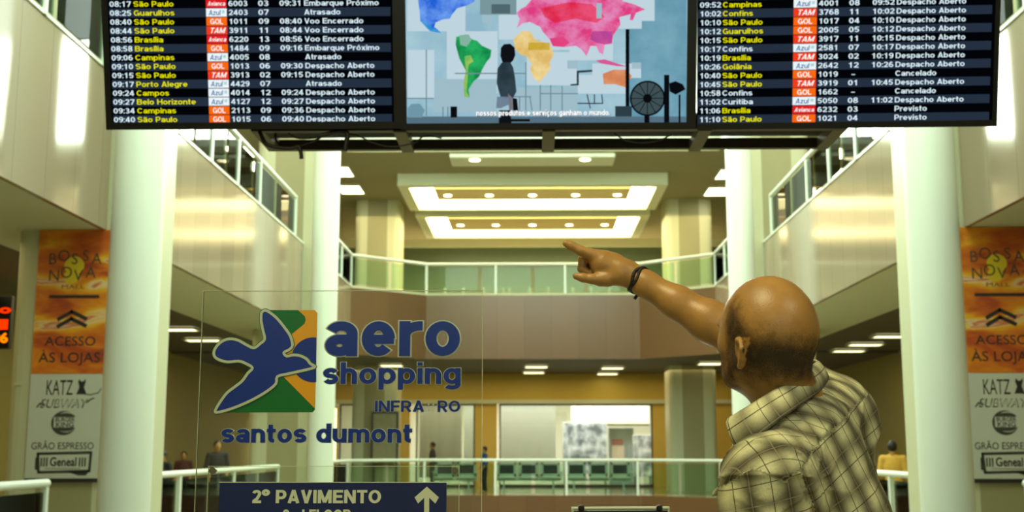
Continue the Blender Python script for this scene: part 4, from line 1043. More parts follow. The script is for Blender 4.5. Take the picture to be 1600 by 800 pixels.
xa, ya = pb.at(344, 754); xb, _ = pb.at(698, 754)
MB().box(xa, xb, .62, ya, .0004, .004, NAVY).build('plaque', t2)
b = MB(); b.box(xa-.0015, xb+.0015, ya, ya+.0015, .0004, .0042, PALE); b.build('plaque_edge', t2)
b = MB()
x0, yb = pb.at(394, 786); x1, yt_ = pb.at(596, 765.5); b.sans('2° PAVIMENTO', x0, yb, yt_-yb, PALE, .0034, width=x1-x0, wt=.2, ext=.001)
x0, yb = pb.at(442, 812); x1, yt_ = pb.at(549, 796); b.sans('2nd FLOOR', x0, yb, yt_-yb, PALE, .0034, width=x1-x0, wt=.2, ext=.001)
A = lambda x, y: pb.at(300 + x/3.333, 630 + y/3.333)
b.poly([A(*p) for p in [(1224, 434), (1286, 490), (1268, 522), (1236, 492), (1236, 640), (1210, 640), (1210, 492), (1178, 522), (1160, 490)]][::1], .0042, PALE)
b.build('lettering', t2)

# small clear stand at the lower edge
ps = Plane(U(970, 800, 2.45), (1, .10, 0), (0, 0, 1)); ps.o.z = 0; ps = Plane(ps.o, (1, .10, 0), (0, 0, 1))
t = empty('notice_stand', label='low clear notice stand with two dark clips, only its top edge showing', cat='stand', M=ps.M)
xa, ya = ps.at(893, 796.5); xb, yb_ = ps.at(1046, 792.5); yt_ = (ya+yb_)/2
MB().box(xa, xb, .72, yt_, -.004, 0, ACR).build('clear_panel', t)
b = MB(); b.tube([(xa, yt_, -.002), (xb, yt_, -.002)], .0035, SILV, 10); b.box(xa, xa+.004, .72, yt_, -.006, .002, SILV); b.box(xb-.004, xb, .72, yt_, -.006, .002, SILV); b.box(xa, xb, yt_-.009, yt_-.004, -.005, .001, BLACK); b.build('frame', t)
for px in (908, 1030):
    x_, y_ = ps.at(px, 794); MB().bevbox(x_-.006, x_+.006, y_-.006, y_+.006, -.008, .006, .003, BLACK).build('clip', t)
MB().box((xa+xb)/2-.015, (xa+xb)/2+.015, .02, .75, -.03, -.004, DARKMETAL).build('post', t)
MB().bevbox((xa+xb)/2-.16, (xa+xb)/2+.16, 0, .02, -.17, .13, .004, DARKMETAL).build('base', t)

# ------------------------------------------------------------------ figures: smooth bodies from distance fields
class Field:
    def __init__(s, lo, hi, h):
        s.lo = np.array(lo, float); s.h = h
        s.n = np.ceil((np.array(hi)-s.lo)/h).astype(int)+1
        s.a = np.full(s.n, 1.0, np.float32)
    def block(s, lo, hi):
        i0 = np.maximum(0, np.floor((np.array(lo)-s.lo)/s.h).astype(int)); i1 = np.minimum(s.n, np.ceil((np.array(hi)-s.lo)/s.h).astype(int)+1)
        if np.any(i1 <= i0): return None
        ax = [s.lo[k] + s.h*np.arange(i0[k], i1[k]) for k in range(3)]
        return tuple(slice(i0[k], i1[k]) for k in range(3)), np.stack(np.meshgrid(*ax, indexing='ij'), -1)
    def op(s, fn, lo, hi, k=.02, mode='add', pad=.06):
        r = s.block(np.array(lo)-pad-k, np.array(hi)+pad+k)
        if r is None: return
        sl, P = r; d = fn(P).astype(np.float32); a = s.a[sl]
        if mode == 'add':
            hh = np.clip(.5+.5*(a-d)/k, 0, 1); s.a[sl] = a*(1-hh)+d*hh - k*hh*(1-hh)
        elif mode == 'sub':
            d = -d; hh = np.clip(.5-.5*(a-d)/k, 0, 1); s.a[sl] = a*(1-hh)+d*hh + k*hh*(1-hh)
    def cone(s, a, b, r1, r2, k=.02, mode='add'):
        a = np.array(a, float); b = np.array(b, float); ab = b-a; L = max(1e-9, ab@ab); r = max(r1, r2)
        def fn(P):
            t = np.clip(((P-a)@ab)/L, 0, 1)
            return np.linalg.norm(P-a-t[..., None]*ab, axis=-1) - (r1+(r2-r1)*t)
        s.op(fn, np.minimum(a, b)-r, np.maximum(a, b)+r, k, mode)
    def chain(s, pts, rs, k=.02):
        for i in range(len(pts)-1): s.cone(pts[i], pts[i+1], rs[i], rs[i+1], k)
    def ell(s, c, rad, Rm=None, k=.02, mode='add'):
        c = np.array(c, float); rad = np.array(rad, float); Rm = np.eye(3) if Rm is None else np.array(Rm, float)   # rows = local axes
        ext = np.sqrt(((Rm*rad[:, None])**2).sum(0))
        def fn(P):
            q_ = (P-c)@Rm.T; k0 = np.linalg.norm(q_/rad, axis=-1); k1 = np.linalg.norm(q_/rad**2, axis=-1)
            return k0*(k0-1)/np.maximum(k1, 1e-6)
        s.op(fn, c-ext, c+ext, k, mode)
    def mesh(s):
        """naive surface nets"""
        a = s.a; sg = a < 0
        nx, ny, nz = [n-1 for n in a.shape]
        cnt = np.zeros((nx, ny, nz), np.int8)
        for i in (0,1):
            for j in (0,1):
                for k in (0,1): cnt += sg[i:i+nx, j:j+ny, k:k+nz]
        act = np.argwhere((cnt > 0) & (cnt < 8))
        idx = -np.ones((nx, ny, nz), np.int64); idx[tuple(act.T)] = np.arange(len(act))
        sm = np.zeros((len(act), 3)); ct = np.zeros(len(act))
        cor = [(i, j, k) for i in (0,1) for j in (0,1) for k in (0,1)]
        val = {c: a[act[:, 0]+c[0], act[:, 1]+c[1], act[:, 2]+c[2]] for c in cor}
        for c in cor:
            for ax in range(3):
                if c[ax] == 0:
                    d = list(c); d[ax] = 1; d = tuple(d)
                    v0, v1 = val[c], val[d]; m = (v0 < 0) != (v1 < 0)
                    tt = np.where(m, v0/np.where(m, v0-v1, 1), 0)
                    p = np.tile(np.array(c, float), (len(act), 1)); p[:, ax] += tt
                    sm[m] += p[m]; ct[m] += 1
        V = (act + sm/ct[:, None])*s.h + s.lo
        faces = []
        for ax in range(3):
            u, v = (ax+1) % 3, (ax+2) % 3
            sl0 = [slice(None)]*3; sl1 = [slice(None)]*3; sl0[ax] = slice(0, -1); sl1[ax] = slice(1, None)
            ch = np.argwhere(sg[tuple(sl0)] != sg[tuple(sl1)])
            ok = (ch[:, u] > 0) & (ch[:, v] > 0) & (ch[:, u] < a.shape[u]-1) & (ch[:, v] < a.shape[v]-1)
            ch = ch[ok]; q4 = []
            for du, dv in ((-1,-1),(0,-1),(0,0),(-1,0)):
                c = ch.copy(); c[:, u] += du; c[:, v] += dv; q4.append(idx[tuple(c.T)])
            q4 = np.stack(q4, 1); ins = sg[tuple(ch.T)]
            q4[~ins] = q4[~ins][:, ::-1]
            faces.append(q4[(q4 >= 0).all(1)])
        return V, np.concatenate(faces)
def np_mesh(name, V, Fc, mats, parent=None, mi=None, smooth=True):
    me = bpy.data.meshes.new(name); me.vertices.add(len(V)); me.vertices.foreach_set('co', np.asarray(V, np.float32).ravel())
    Fc = np.asarray(Fc); me.loops.add(Fc.size); me.loops.foreach_set('vertex_index', Fc.ravel().astype(np.int32))
    me.polygons.add(len(Fc)); me.polygons.foreach_set('loop_start', np.arange(0, Fc.size, Fc.shape[1], dtype=np.int32))
    me.polygons.foreach_set('loop_total', np.full(len(Fc), Fc.shape[1], np.int32))
    for m in mats: me.materials.append(m)
    if mi is not None: me.polygons.foreach_set('material_index', np.asarray(mi, np.int32))
    me.polygons.foreach_set('use_smooth', np.full(len(Fc), smooth))
    me.update(calc_edges=True); me.validate()
    o = bpy.data.objects.new(name, me); COL.objects.link(o)
    if parent is not None: o.parent = parent
    return o
def attr(o, name, vals):
    a = o.data.attributes.new(name, 'FLOAT', 'POINT'); a.data.foreach_set('value', np.asarray(vals, np.float32))
def relax(V, Fc, it=2, lam=.5):
    for _ in range(it):
        s_ = np.zeros_like(V); c_ = np.zeros(len(V))
        for k in range(Fc.shape[1]):
            j = np.roll(Fc, -1, 1)[:, k]; i = Fc[:, k]
            np.add.at(s_, i, V[j]); np.add.at(c_, i, 1); np.add.at(s_, j, V[i]); np.add.at(c_, j, 1)
        V = V*(1-lam) + lam*s_/np.maximum(c_, 1)[:, None]
    return V
def vnormals(V, Fc):
    n = np.cross(V[Fc[:, 2]]-V[Fc[:, 0]], V[Fc[:, 3]]-V[Fc[:, 1]]); N_ = np.zeros_like(V)
    for k in range(4): np.add.at(N_, Fc[:, k], n)
    return N_/np.maximum(np.linalg.norm(N_, axis=1), 1e-9)[:, None]

def skin_mat(name, base, ear=None):
    m, N, L, P = new_mat(name)
    tc = N.new('ShaderNodeTexCoord'); nz = N.new('ShaderNodeTexNoise'); nz.inputs['Scale'].default_value = 22; nz.inputs['Detail'].default_value = 5
    L.new(tc.outputs['Object'], nz.inputs['Vector'])
    cr = N.new('ShaderNodeValToRGB'); e = cr.color_ramp.elements
    e[0].position = .3; e[1].position = .7
    e[0].color = tuple(c*.86 for c in base[:3])+(1,); e[1].color = tuple(min(1, c*1.12) for c in base[:3])+(1,)
    L.new(nz.outputs['Fac'], cr.inputs[0]); L.new(cr.outputs[0], P.inputs['Base Color'])
    n2 = N.new('ShaderNodeTexNoise'); n2.inputs['Scale'].default_value = 260; n2.inputs['Detail'].default_value = 3; L.new(tc.outputs['Object'], n2.inputs['Vector'])
    bp = N.new('ShaderNodeBump'); bp.inputs['Strength'].default_value = .18; bp.inputs['Distance'].default_value = .002; L.new(n2.outputs['Fac'], bp.inputs['Height']); L.new(bp.outputs['Normal'], P.inputs['Normal'])
    P.inputs['Roughness'].default_value = .37; P.inputs['Subsurface Weight'].default_value = .06; P.inputs['Subsurface Radius'].default_value = (.01, .004, .002)
    return m
SKIN = skin_mat('tanned_skin', rgb(176, 132, 72))
def hair_mat(name, col, dens):
    """short stubble: fine dark hairs whose cover follows the hair attribute"""
    m, N, L, P = new_mat(name)
    P.inputs['Base Color'].default_value = col; P.inputs['Roughness'].default_value = .6
    at = N.new('ShaderNodeAttribute'); at.attribute_name = 'cover'
    tc = N.new('ShaderNodeTexCoord'); nz = N.new('ShaderNodeTexNoise'); nz.inputs['Scale'].default_value = 420; nz.inputs['Detail'].default_value = 2
    L.new(tc.outputs['Object'], nz.inputs['Vector'])
    n2 = N.new('ShaderNodeTexNoise'); n2.inputs['Scale'].default_value = 45; L.new(tc.outputs['Object'], n2.inputs['Vector'])
    ad = N.new('ShaderNodeMath'); ad.operation = 'MULTIPLY_ADD'; ad.inputs[1].default_value = .9; L.new(nz.outputs['Fac'], ad.inputs[0]); L.new(at.outputs['Fac'], ad.inputs[2])
    a2 = N.new('ShaderNodeMath'); a2.operation = 'MULTIPLY_ADD'; a2.inputs[1].default_value = .8; L.new(n2.outputs['Fac'], a2.inputs[0]); L.new(ad.outputs[0], a2.inputs[2])
    mr = N.new('ShaderNodeMapRange'); mr.inputs['From Min'].default_value = .95; mr.inputs['From Max'].default_value = 1.9; mr.inputs['To Max'].default_value = dens
    L.new(a2.outputs[0], mr.inputs['Value']); L.new(mr.outputs[0], P.inputs['Alpha'])
    return m
HAIR = hair_mat('short_dark_stubble', rgb(52, 40, 26), .88); BEARD = hair_mat('grey_brown_beard_stubble', rgb(66, 48, 32), .7)

# ---- the pointing man
npv = lambda v: np.array(v, float)
def nrm(v): v = np.array(v, float); return v/np.linalg.norm(v)
HD = 2.45
HC = npv(U(1197, 520, HD))                     # middle of the skull
al = R(56); tilt = R(8)
Ff = np.array([-math.cos(al), math.sin(al), 0]); Lf = np.array([-math.sin(al), -math.cos(al), 0]); Up = np.array([0, 0, 1.0])
Fh = nrm(Ff*math.cos(tilt) + Up*math.sin(tilt)); Uh = nrm(np.cross(Fh, Lf)); Uh = Uh if Uh[2] > 0 else -Uh
RH = np.stack([Fh, Lf, Uh])
HK = .96
hp = lambda f, l, u: HC + (f*Fh + l*Lf + u*Uh)*HK
SL = npv(U(1206, 750, 2.33)); SR = npv(U(1308, 648, 2.68))
NB = npv(U(1236, 630, 2.50))
at_ = R(35); Ft = np.array([-math.cos(at_), math.sin(at_), 0])
Sx = nrm(SR-SL); Tt = nrm(np.cross(Sx, Ft)); Tt = Tt if Tt[2] > 0 else -Tt; Ft = nrm(np.cross(Tt, Sx)); Ft = Ft if Ft[0] < 0 else -Ft
CH = (SL+SR)/2 - np.array([0, 0, .20])
PEL = np.array([CH[0]+.02, CH[1]+.02, .98])
EL = npv(U(1152, 524, 2.83)); WR = npv(U(986, 431, 2.93))
ELL = SL + np.array([-.07, -.03, -.30]); WRL = ELL + np.array([-.14, .05, -.22])
RT = np.stack([Ft, -Sx, Tt])

B = Field((WR[0]-.03, 2.05, .0), (CH[0]+.42, 3.12, 2.0), .0045)
# head
B.ell(hp(-.004, 0, .018), (.103, .083, .098), RH, .03)
B.ell(hp(-.035, 0, -.005), (.072, .076, .08), RH, .03)
B.ell(hp(.050, 0, -.035), (.048, .060, .078), RH, .03)
B.ell(hp(.042, 0, -.082), (.040, .050, .034), RH, .025)
B.cone(hp(.050, 0, -.104), hp(.078, 0, -.098), .021, .018, .02)
B.cone(hp(.0, .058, -.06), hp(.055, .03, -.098), .018, .018, .025); B.cone(hp(.0, -.058, -.06), hp(.055, -.03, -.098), .018, .018, .025)
B.cone(hp(.093, .035, .012), hp(.093, -.035, .012), .013, .013, .015)
for s_ in (1, -1):
    B.ell(hp(.092, .032*s_, -.012), (.014, .018, .012), RH, .012, 'sub'); B.ell(hp(.068, .040*s_, -.03), (.018, .016, .016), RH, .02)
B.cone(hp(.096, 0, .0), hp(.107, 0, -.036), .008, .011, .012); B.cone(hp(.097, .011, -.039), hp(.097, -.011, -.039), .009, .009, .008)
B.cone(hp(.091, .018, -.064), hp(.091, -.018, -.064), .009, .009, .008); B.cone(hp(.088, .016, -.074), hp(.088, -.016, -.074), .009, .009, .006)
for s_ in (1, -1):        # ears: rim, bowl, lobe
    ec = lambda f, l, u: hp(-.018+f*.9, s_*(.081+l*1.1), -.046+u*.86)
    rim = [ec(.014, -.004, -.010), ec(.016, .001, .012), ec(.006, .010, .032), ec(-.012, .016, .030), ec(-.022, .019, .012), ec(-.018, .015, -.012), ec(-.006, .007, -.028), ec(.006, .0, -.032)]
    B.chain(rim, [.0045, .0048, .005, .0055, .0055, .0055, .0066, .006], .004)
    B.ell(ec(-.002, .001, .0), (.013, .006, .024), np.stack([nrm(Fh-.35*s_*Lf), nrm(s_*Lf+.35*Fh), Uh]), .005)
# neck
B.cone(hp(-.03, 0, -.06), NB, .058, .062, .03); B.cone(hp(.005, 0, -.08), NB + Ft*.02, .045, .05, .03)
B.cone(NB, NB-np.array([0, 0, .09])+.01*Ft, .058, .054, .03)
# torso, arms, legs
B.ell(CH, (.115, .165, .24), RT, .05); B.ell((CH+PEL)/2, (.12, .15, .24), RT, .05); B.ell(PEL, (.115, .155, .15), RT, .05)
B.cone(NB-np.array([0, 0, .075]), SL, .045, .05, .03); B.cone(NB-np.array([0, 0, .075]), SR, .042, .05, .03)
B.chain([SR, SR*.45+EL*.55, EL], [.058, .053, .049], .03)
fa = lambda t_, du=0: EL*(1-t_)+WR*t_ + np.array([0, 0, du])
B.chain([EL, fa(.25, -.004), fa(.55, -.002), fa(.85), WR], [.050, .0485, .0385, .0305, .0300], .02)
B.chain([SL, SL*.4+ELL*.6, ELL], [.058, .053, .042], .03); B.chain([ELL, ELL*.7+WRL*.3, WRL], [.042, .042, .028], .02)
# left hand, hanging out of frame
hd = nrm(WRL-ELL); B.ell(WRL+hd*.05, (.045, .018, .05), None, .015)
pf = nrm(np.cross(hd, Lf))
for i in range(4):
    k0 = WRL+hd*.085+pf*(.03-.02*i); B.chain([k0-hd*.03, k0+hd*.035, k0+hd*.06+Lf*-.02], [.0095, .0085, .0075], .006)
B.chain([WRL+hd*.03+pf*.03, WRL+hd*.06+pf*.055, WRL+hd*.09+pf*.06], [.011, .010, .0085], .006)
for s_ in (1, -1):
    hip = PEL + Sx*.085*s_ - np.array([0, 0, .06]); kn = np.array([hip[0]+.0, hip[1]+.0, .50])+Ft*.02; an = np.array([hip[0], hip[1], .09])-Ft*.02
    B.chain([hip, kn], [.085, .058], .04); B.chain([kn, kn*.65+an*.35-Ft*.015, an], [.058, .056, .038], .03); B.cone(an-np.array([0, 0, .045])-Ft*.05, an-np.array([0, 0, .06])+Ft*.15, .035, .028, .02)
Vb, Fb = B.mesh(); Vb = relax(Vb, Fb, 2, .4)

# right hand, finer grid, grown out of the same wrist
Hn = Field(npv(U(872, 460, 2.98))-np.array([.0, .09, 0]), npv(U(1006, 368, 2.93))+np.array([0, .10, 0]), .0021)
hpx = lambda x, y, d=0: npv(U(x, y, 2.93+d))
B2 = Hn
B2.chain([fa(.86), WR, hpx(972, 425)], [.0305, .0300, .030], .012)
B2.cone(hpx(974, 424, .0), hpx(944, 414, .012), .030, .034, .014)            # palm
B2.cone(hpx(960, 410, .012), hpx(930, 403, .012), .022, .0185, .014)         # back of the hand towards the index knuckle
B2.cone(hpx(968, 432, -.008), hpx(938, 437, -.004), .022, .0165, .012)       # thumb mound
B2.chain([hpx(934, 401, .004), hpx(908, 392, .0), hpx(893, 384.5, .0), hpx(884.5, 380.5, .0)], [.0165, .0118, .0108, .0088], .006)   # index, pointing
B2.chain([hpx(938, 403, .03), hpx(910.5, 405, .03), hpx(909, 420, .028), hpx(922, 428, .02)], [.0165, .0110, .0105, .0095], .004)    # middle, curled
B2.chain([hpx(942, 406, .050), hpx(916, 407, .052), hpx(914, 423, .047), hpx(927, 430, .034)], [.0155, .0105, .010, .009], .004)     # ring
B2.chain([hpx(948, 412, .068), hpx(925, 413, .070), hpx(922, 426, .062), hpx(933, 431, .046)], [.0140, .0092, .0088, .008], .004)    # little
B2.chain([hpx(948, 437, -.008), hpx(925, 436, -.008), hpx(911, 434, -.006), hpx(900.5, 431.5, -.004)], [.0175, .0120, .0108, .0088], .006)  # thumb
Vh, Fh_ = Hn.mesh(); Vh = relax(Vh, Fh_, 2, .4)

MAN_O = Vector((CH[0], CH[1], 0))
man = empty('person', MAN_O, 'bald man in a brown plaid shirt pointing up at the screens', 'person')
off = np.array(MAN_O)
# one skin: cut both surfaces under the bracelet and bridge them
import bmesh
axw = nrm(EL-WR); wcut = WR*.93+EL*.07
cb = Vb[Fb].mean(1); kb = ((cb-wcut)@axw > .002) | (np.linalg.norm(cb-wcut, axis=1) > .16)
ch_ = Vh[Fh_].mean(1); kh = ((ch_-wcut)@axw < -.002)
Va = np.concatenate([Vb, Vh]); Fa = np.concatenate([Fb[kb], Fh_[kh]+len(Vb)])
ids = np.unique(Fa); mp = -np.ones(len(Va), int); mp[ids] = np.arange(len(ids))
body = np_mesh('body', Va[ids]-off, mp[Fa], [SKIN], man)
bm = bmesh.new(); bm.from_mesh(body.data)
wl = Vector(wcut-off)
ed = [e for e in bm.edges if e.is_boundary and (e.verts[0].co-wl).length < .06]
bmesh.ops.bridge_loops(bm, edges=ed)
for f in bm.faces: f.smooth = True
bm.to_mesh(body.data); bm.free()
# hair and beard: thin shells over the scalp and jaw
def shell(name, maskfn, mt, lift):
    Nn = vnormals(Vb, Fb); q_ = (Vb-HC)@RH.T
    cov = maskfn(q_); inr = (np.linalg.norm(q_, axis=1) < .19)
    cov = np.where(inr, cov, 0); fk = (cov[Fb].max(1) > .02)
    ids = np.unique(Fb[fk]); mp = -np.ones(len(Vb), int); mp[ids] = np.arange(len(ids))
    o = np_mesh(name, (Vb+Nn*lift)[ids]-off, mp[Fb[fk]], [mt], man); attr(o, 'cover', cov[ids]); return o
ss = lambda x, a, b_: np.clip((x-a)/(b_-a), 0, 1)**2*(3-2*np.clip((x-a)/(b_-a), 0, 1))
def hairmask(q_):
    f, l, u = q_.T/HK
    top = .068 + .006*np.sin(f*55) - .062*ss(-f, -.015, .07)         # hair line falls away behind the bald crown
    m = (1-ss(u, top-.060, top+.020)) * ss(u, -.125, -.055) * (1-ss(f, .018, .056)) * (.80+.20*ss(-f, -.02, .05))
    ear = (np.abs(f+.02) < .022) & (np.abs(l) > .083) & (u < -.012) & (u > -.08)
    return np.where(ear, 0, m)
def beardmask(q_):
    f, l, u = q_.T/HK
    return ss(f, .002, .04)*(1-ss(u, -.062, -.028))*ss(u, -.15, -.115)*.72
shell('hair', hairmask, HAIR, .0012)
shell('beard', beardmask, BEARD, .0011)
EYEW = mat('eye_white', rgb(230, 226, 214), .2)
for s_ in (1, -1):
    c = hp(.083, .032*s_, -.010)-off
    MB().lathe([(.0005, -.012), (.006, -.0104), (.0104, -.006), (.012, 0), (.0104, .006), (.006, .0104), (.0005, .012)], c, EYEW, 16).build('eye', man)
# bracelet
ax = nrm(EL-WR); wc = WR*.93+EL*.07
u_ = nrm(np.cross(ax, [0, 0, 1])); v_ = np.cross(ax, u_)
LEATHER = mat('dark_braided_leather', rgb(32, 22, 18), .5, bump=.6, nscale=300)
b = MB()
for dr, ph in ((-.0035, 0), (.0035, 1.5)):
    pts = [wc + ax*(dr*1.0+.004*math.sin(3*a+ph)) + (u_*math.cos(a)+v_*math.sin(a))*.0325 - off for a in np.linspace(0, 2*math.pi, 61)]
    b.tube(pts, .0042, LEATHER, 8, caps=False)
pts = [wc + (u_*.1 - np.array([0, 0, 1.]))*.034 - off, wc - np.array([.006, 0, .042]) - off, wc - np.array([.010, 0, .047]) - off]
b.tube(pts, .004, LEATHER, 8)
b.build('bracelet', man)

# shirt
def plaid():
    m, N, L, P = new_mat('brown_plaid_cotton')
    def A_(n): a = N.new('ShaderNodeAttribute'); a.attribute_name = n; return a.outputs['Fac']
    def M_(op, a, b_=None, c=None):
        x = N.new('ShaderNodeMath'); x.operation = op
        for i, v in enumerate((a, b_, c)):
            if v is None: continue
            if isinstance(v, (int, float)): x.inputs[i].default_value = v
            else: L.new(v, x.inputs[i])
        return x.outputs[0]
    def frac(c, off_): return M_('FRACT', M_('ADD', c, off_+100.0))
    def bump(fr, pos, wd):      # soft band around pos
        d = M_('ABSOLUTE', M_('SUBTRACT', fr, pos)); return M_('SMOOTH_MAX', M_('SUBTRACT', 1.0, M_('DIVIDE', d, wd)), 0.0, .12)
    def line(fr, pos, wd): return M_('LESS_THAN', M_('ABSOLUTE', M_('SUBTRACT', fr, pos)), wd)
    u, v = A_('cloth_u'), A_('cloth_v')
    fu, fv = frac(M_('DIVIDE', u, .068), .0), frac(M_('DIVIDE', v, .068), .0)
    bu, bv = bump(fu, .5, .36), bump(fv, .5, .33)
    band = M_('SUBTRACT', 1.0, M_('MULTIPLY', M_('SUBTRACT', 1.0, M_('MULTIPLY', bu, .90)), M_('SUBTRACT', 1.0, M_('MULTIPLY', bv, .60))))
    mx = N.new('ShaderNodeMix'); mx.data_type = 'RGBA'; mx.inputs[6].default_value = rgb(216, 214, 172); mx.inputs[7].default_value = rgb(34, 21, 12)
    L.new(band, mx.inputs['Factor'])
    dark = M_('MAXIMUM', line(fu, .06, .013), line(fv, .06, .013)); lite = M_('MAXIMUM', line(fu, .5, .016), line(fv, .5, .016))
    m2 = N.new('ShaderNodeMix'); m2.data_type = 'RGBA'; m2.inputs[7].default_value = rgb(42, 36, 28); L.new(M_('MULTIPLY', dark, .85), m2.inputs['Factor']); L.new(mx.outputs[2], m2.inputs[6])
    m3 = N.new('ShaderNodeMix'); m3.data_type = 'RGBA'; m3.inputs[7].default_value = rgb(176, 168, 150); L.new(M_('MULTIPLY', lite, .45), m3.inputs['Factor']); L.new(m2.outputs[2], m3.inputs[6])
    tc = N.new('ShaderNodeTexCoord'); nz = N.new('ShaderNodeTexNoise'); nz.inputs['Scale'].default_value = 500; nz.inputs['Detail'].default_value = 2; L.new(tc.outputs['Object'], nz.inputs['Vector'])
    mr = N.new('ShaderNodeMapRange'); mr.inputs['To Min'].default_value = .7; mr.inputs['To Max'].default_value = 1.3; L.new(nz.outputs['Fac'], mr.inputs['Value'])
    m4 = N.new('ShaderNodeMix'); m4.data_type = 'RGBA'; m4.blend_type = 'MULTIPLY'; m4.inputs['Factor'].default_value = 1; L.new(m3.outputs[2], m4.inputs[6]); L.new(mr.outputs[0], m4.inputs[7])
    L.new(m4.outputs[2], P.inputs['Base Color']); P.inputs['Roughness'].default_value = .85; P.inputs['Specular IOR Level'].default_value = .2
    n3 = N.new('ShaderNodeTexNoise'); n3.inputs['Scale'].default_value = 24; n3.inputs['Detail'].default_value = 3; n3.inputs['Distortion'].default_value = .8; L.new(tc.outputs['Object'], n3.inputs['Vector'])
    bp = N.new('ShaderNodeBump'); bp.inputs['Strength'].default_value = .5; bp.inputs['Distance'].default_value = .006; L.new(n3.outputs['Fac'], bp.inputs['Height']); L.new(bp.outputs['Normal'], P.inputs['Normal'])
    return m
PLAID = plaid()
Sh = Field((SL[0]-.30, SL[1]-.22, .82), (SR[0]+.22, SR[1]+.42, SR[2]+.16), .004)
Sh.ell(CH+np.array([0, 0, .02]), (.142, .190, .25), RT, .05); Sh.ell((CH+PEL)/2, (.15, .18, .26), RT, .05); Sh.ell(PEL+np.array([0, 0, .02]), (.15, .18, .18), RT, .05)
NC = NB-np.array([0, 0, .075])
Sh.cone(NC, SL, .062, .072, .04); Sh.cone(NC, SR, .062, .068, .04); Sh.cone(SL, SR, .085, .075, .05)
Sh.cone(NC-Ft*.02, CH-Ft*.05, .09, .12, .05)
elbowS = SL*.25+ELL*.75
Sh.chain([SL, elbowS], [.077, .082], .035)
SRe = SR*.52+EL*.48
Sh.chain([SR, SRe], [.068, .066], .03)
Sh.cone(SL, SL+np.array([-.035, .02, -.12]), .06, .07, .03)
Sh.cone(npv(U(1146, 752, 2.46)), npv(U(1112, 775, 2.47)), .02, .006, .012)
Sh.cone(SR+np.array([.0, 0, -.02]), SR+np.array([.03, 0, -.34]), .064, .085, .04)
# cloth folds
def folds(P):
    q_ = P-CH; s_ = q_@Sx; t_ = q_@Tt; f_ = q_@Ft
    rdg = lambda x, p: (1-np.abs(np.sin(x)))**p            # narrow creases
    wob = .5*np.sin(23*t_+9*s_)+.4*np.sin(31*f_-17*t_)
    a = -.006*rdg(17*(s_*.8+t_*.9)+wob+.4, 3)*np.clip(.4+np.sin(13*s_-7*t_+1.0), 0, 1)
    a += -.005*rdg(26*(t_-.55*s_)+1.3*wob, 3)*np.clip(np.sin(10*t_+7*f_+.5)+.2, 0, 1)
    a += .003*np.sin(38*(t_-.3*f_)+2*np.sin(15*s_))
    ql_ = P-SL; r_ = np.linalg.norm(ql_, axis=-1); ang = np.arctan2(ql_@Tt, ql_@Sx)
    a += -.007*rdg(4.5*ang+.8*np.sin(30*r_)+.3, 3)*np.exp(-((r_-.11)/.05)**2)   # creases round the arm hole
    return a
YS = .15                                               # yoke seam, height on the back
SP = [U(1100, 790, 2.35), U(1122, 762, 2.35), U(1145, 742, 2.33), U(1168, 731, 2.30), U(1195, 741, 2.27), U(1222, 752, 2.26), U(1245, 733, 2.27), U(1275, 694, 2.34), U(1320, 650, 2.47), U(1362, 617, 2.60), U(1400, 590, 2.66)]
SPx = np.array([p.x for p in SP]); SPz = np.array([p.z for p in SP])
BP = npv(SP[6])
zseam = lambda P: np.interp(P[..., 0], SPx, SPz)
pleat = lambda P: (P[..., 0]-BP[0])*.92 + (P[..., 2]-BP[2])*.40
def seamd(P):
    """layered yoke edge, centre-back pleat and the puckered shoulder seam"""
    front = P[..., 1] < CH[1]+.12
    d = (P[..., 2]-zseam(P))*.78
    g = (.0022*np.exp(-(d/.0028)**2) - .0013*np.tanh(d/.005))*front
    pl_ = pleat(P); low = np.clip(-d/.012, 0, 1)*front
    g += low*(.011*np.exp(-((pl_+.006)/.007)**2) - .006*np.exp(-((pl_-.014)/.011)**2) + .005*np.exp(-((pl_-.048)/.008)**2))
    puck = (P[..., 0] < BP[0])*front*np.exp(-(d/.03)**2)
    return g + .0004*puck*np.sin(P[..., 0]*330)
r = Sh.block(Sh.lo, Sh.lo+Sh.n*Sh.h)
sl_, P_ = r
near = np.abs(Sh.a) < .03
Sh.a[near] += (folds(P_[near]) + seamd(P_[near])).astype(np.float32)
# openings: neck, sleeve ends, hem
Sh.cone(NB+np.array([0, 0, .12])+Ft*.05, NB-np.array([0, 0, .055])+Ft*.03, .085, .058, .008, 'sub')
del P_
Vs, Fs = Sh.mesh(); Vs = relax(Vs, Fs, 1, .35)
# cloth coordinates panel by panel: yoke, back, sleeve
xr_, zr_ = Vs[:, 0], Vs[:, 2]
above = zr_ > zseam(Vs); yc = npv(U(1232, 660, 2.36))
vv = np.where(above, (xr_-yc[0])*1.0 + .35*(Vs[:, 1]-yc[1]) + .25*(zr_-yc[2]), 0); uu = np.where(above, (zr_-yc[2]) + 2.6*(xr_-yc[0])**2 + .55*(Vs[:, 1]-yc[1]), 0)
pz = pleat(Vs); backp = ~above & (pz > 0)
uu = np.where(backp, pz*1.25 + .03, uu); vv = np.where(backp, (xr_-BP[0])*-.53 + (zr_-BP[2])*.85, vv)
slv = ~above & (pz <= 0); ql = Vs-SL
uu = np.where(slv, .98*ql[:, 0] + .12*ql[:, 2] - .25*ql[:, 1] + .9*ql[:, 0]**2, uu); vv = np.where(slv, ql[:, 2] - .25*ql[:, 0], vv)
o = np_mesh('shirt', Vs-off, Fs, [PLAID], man); attr(o, 'cloth_u', uu); attr(o, 'cloth_v', vv)
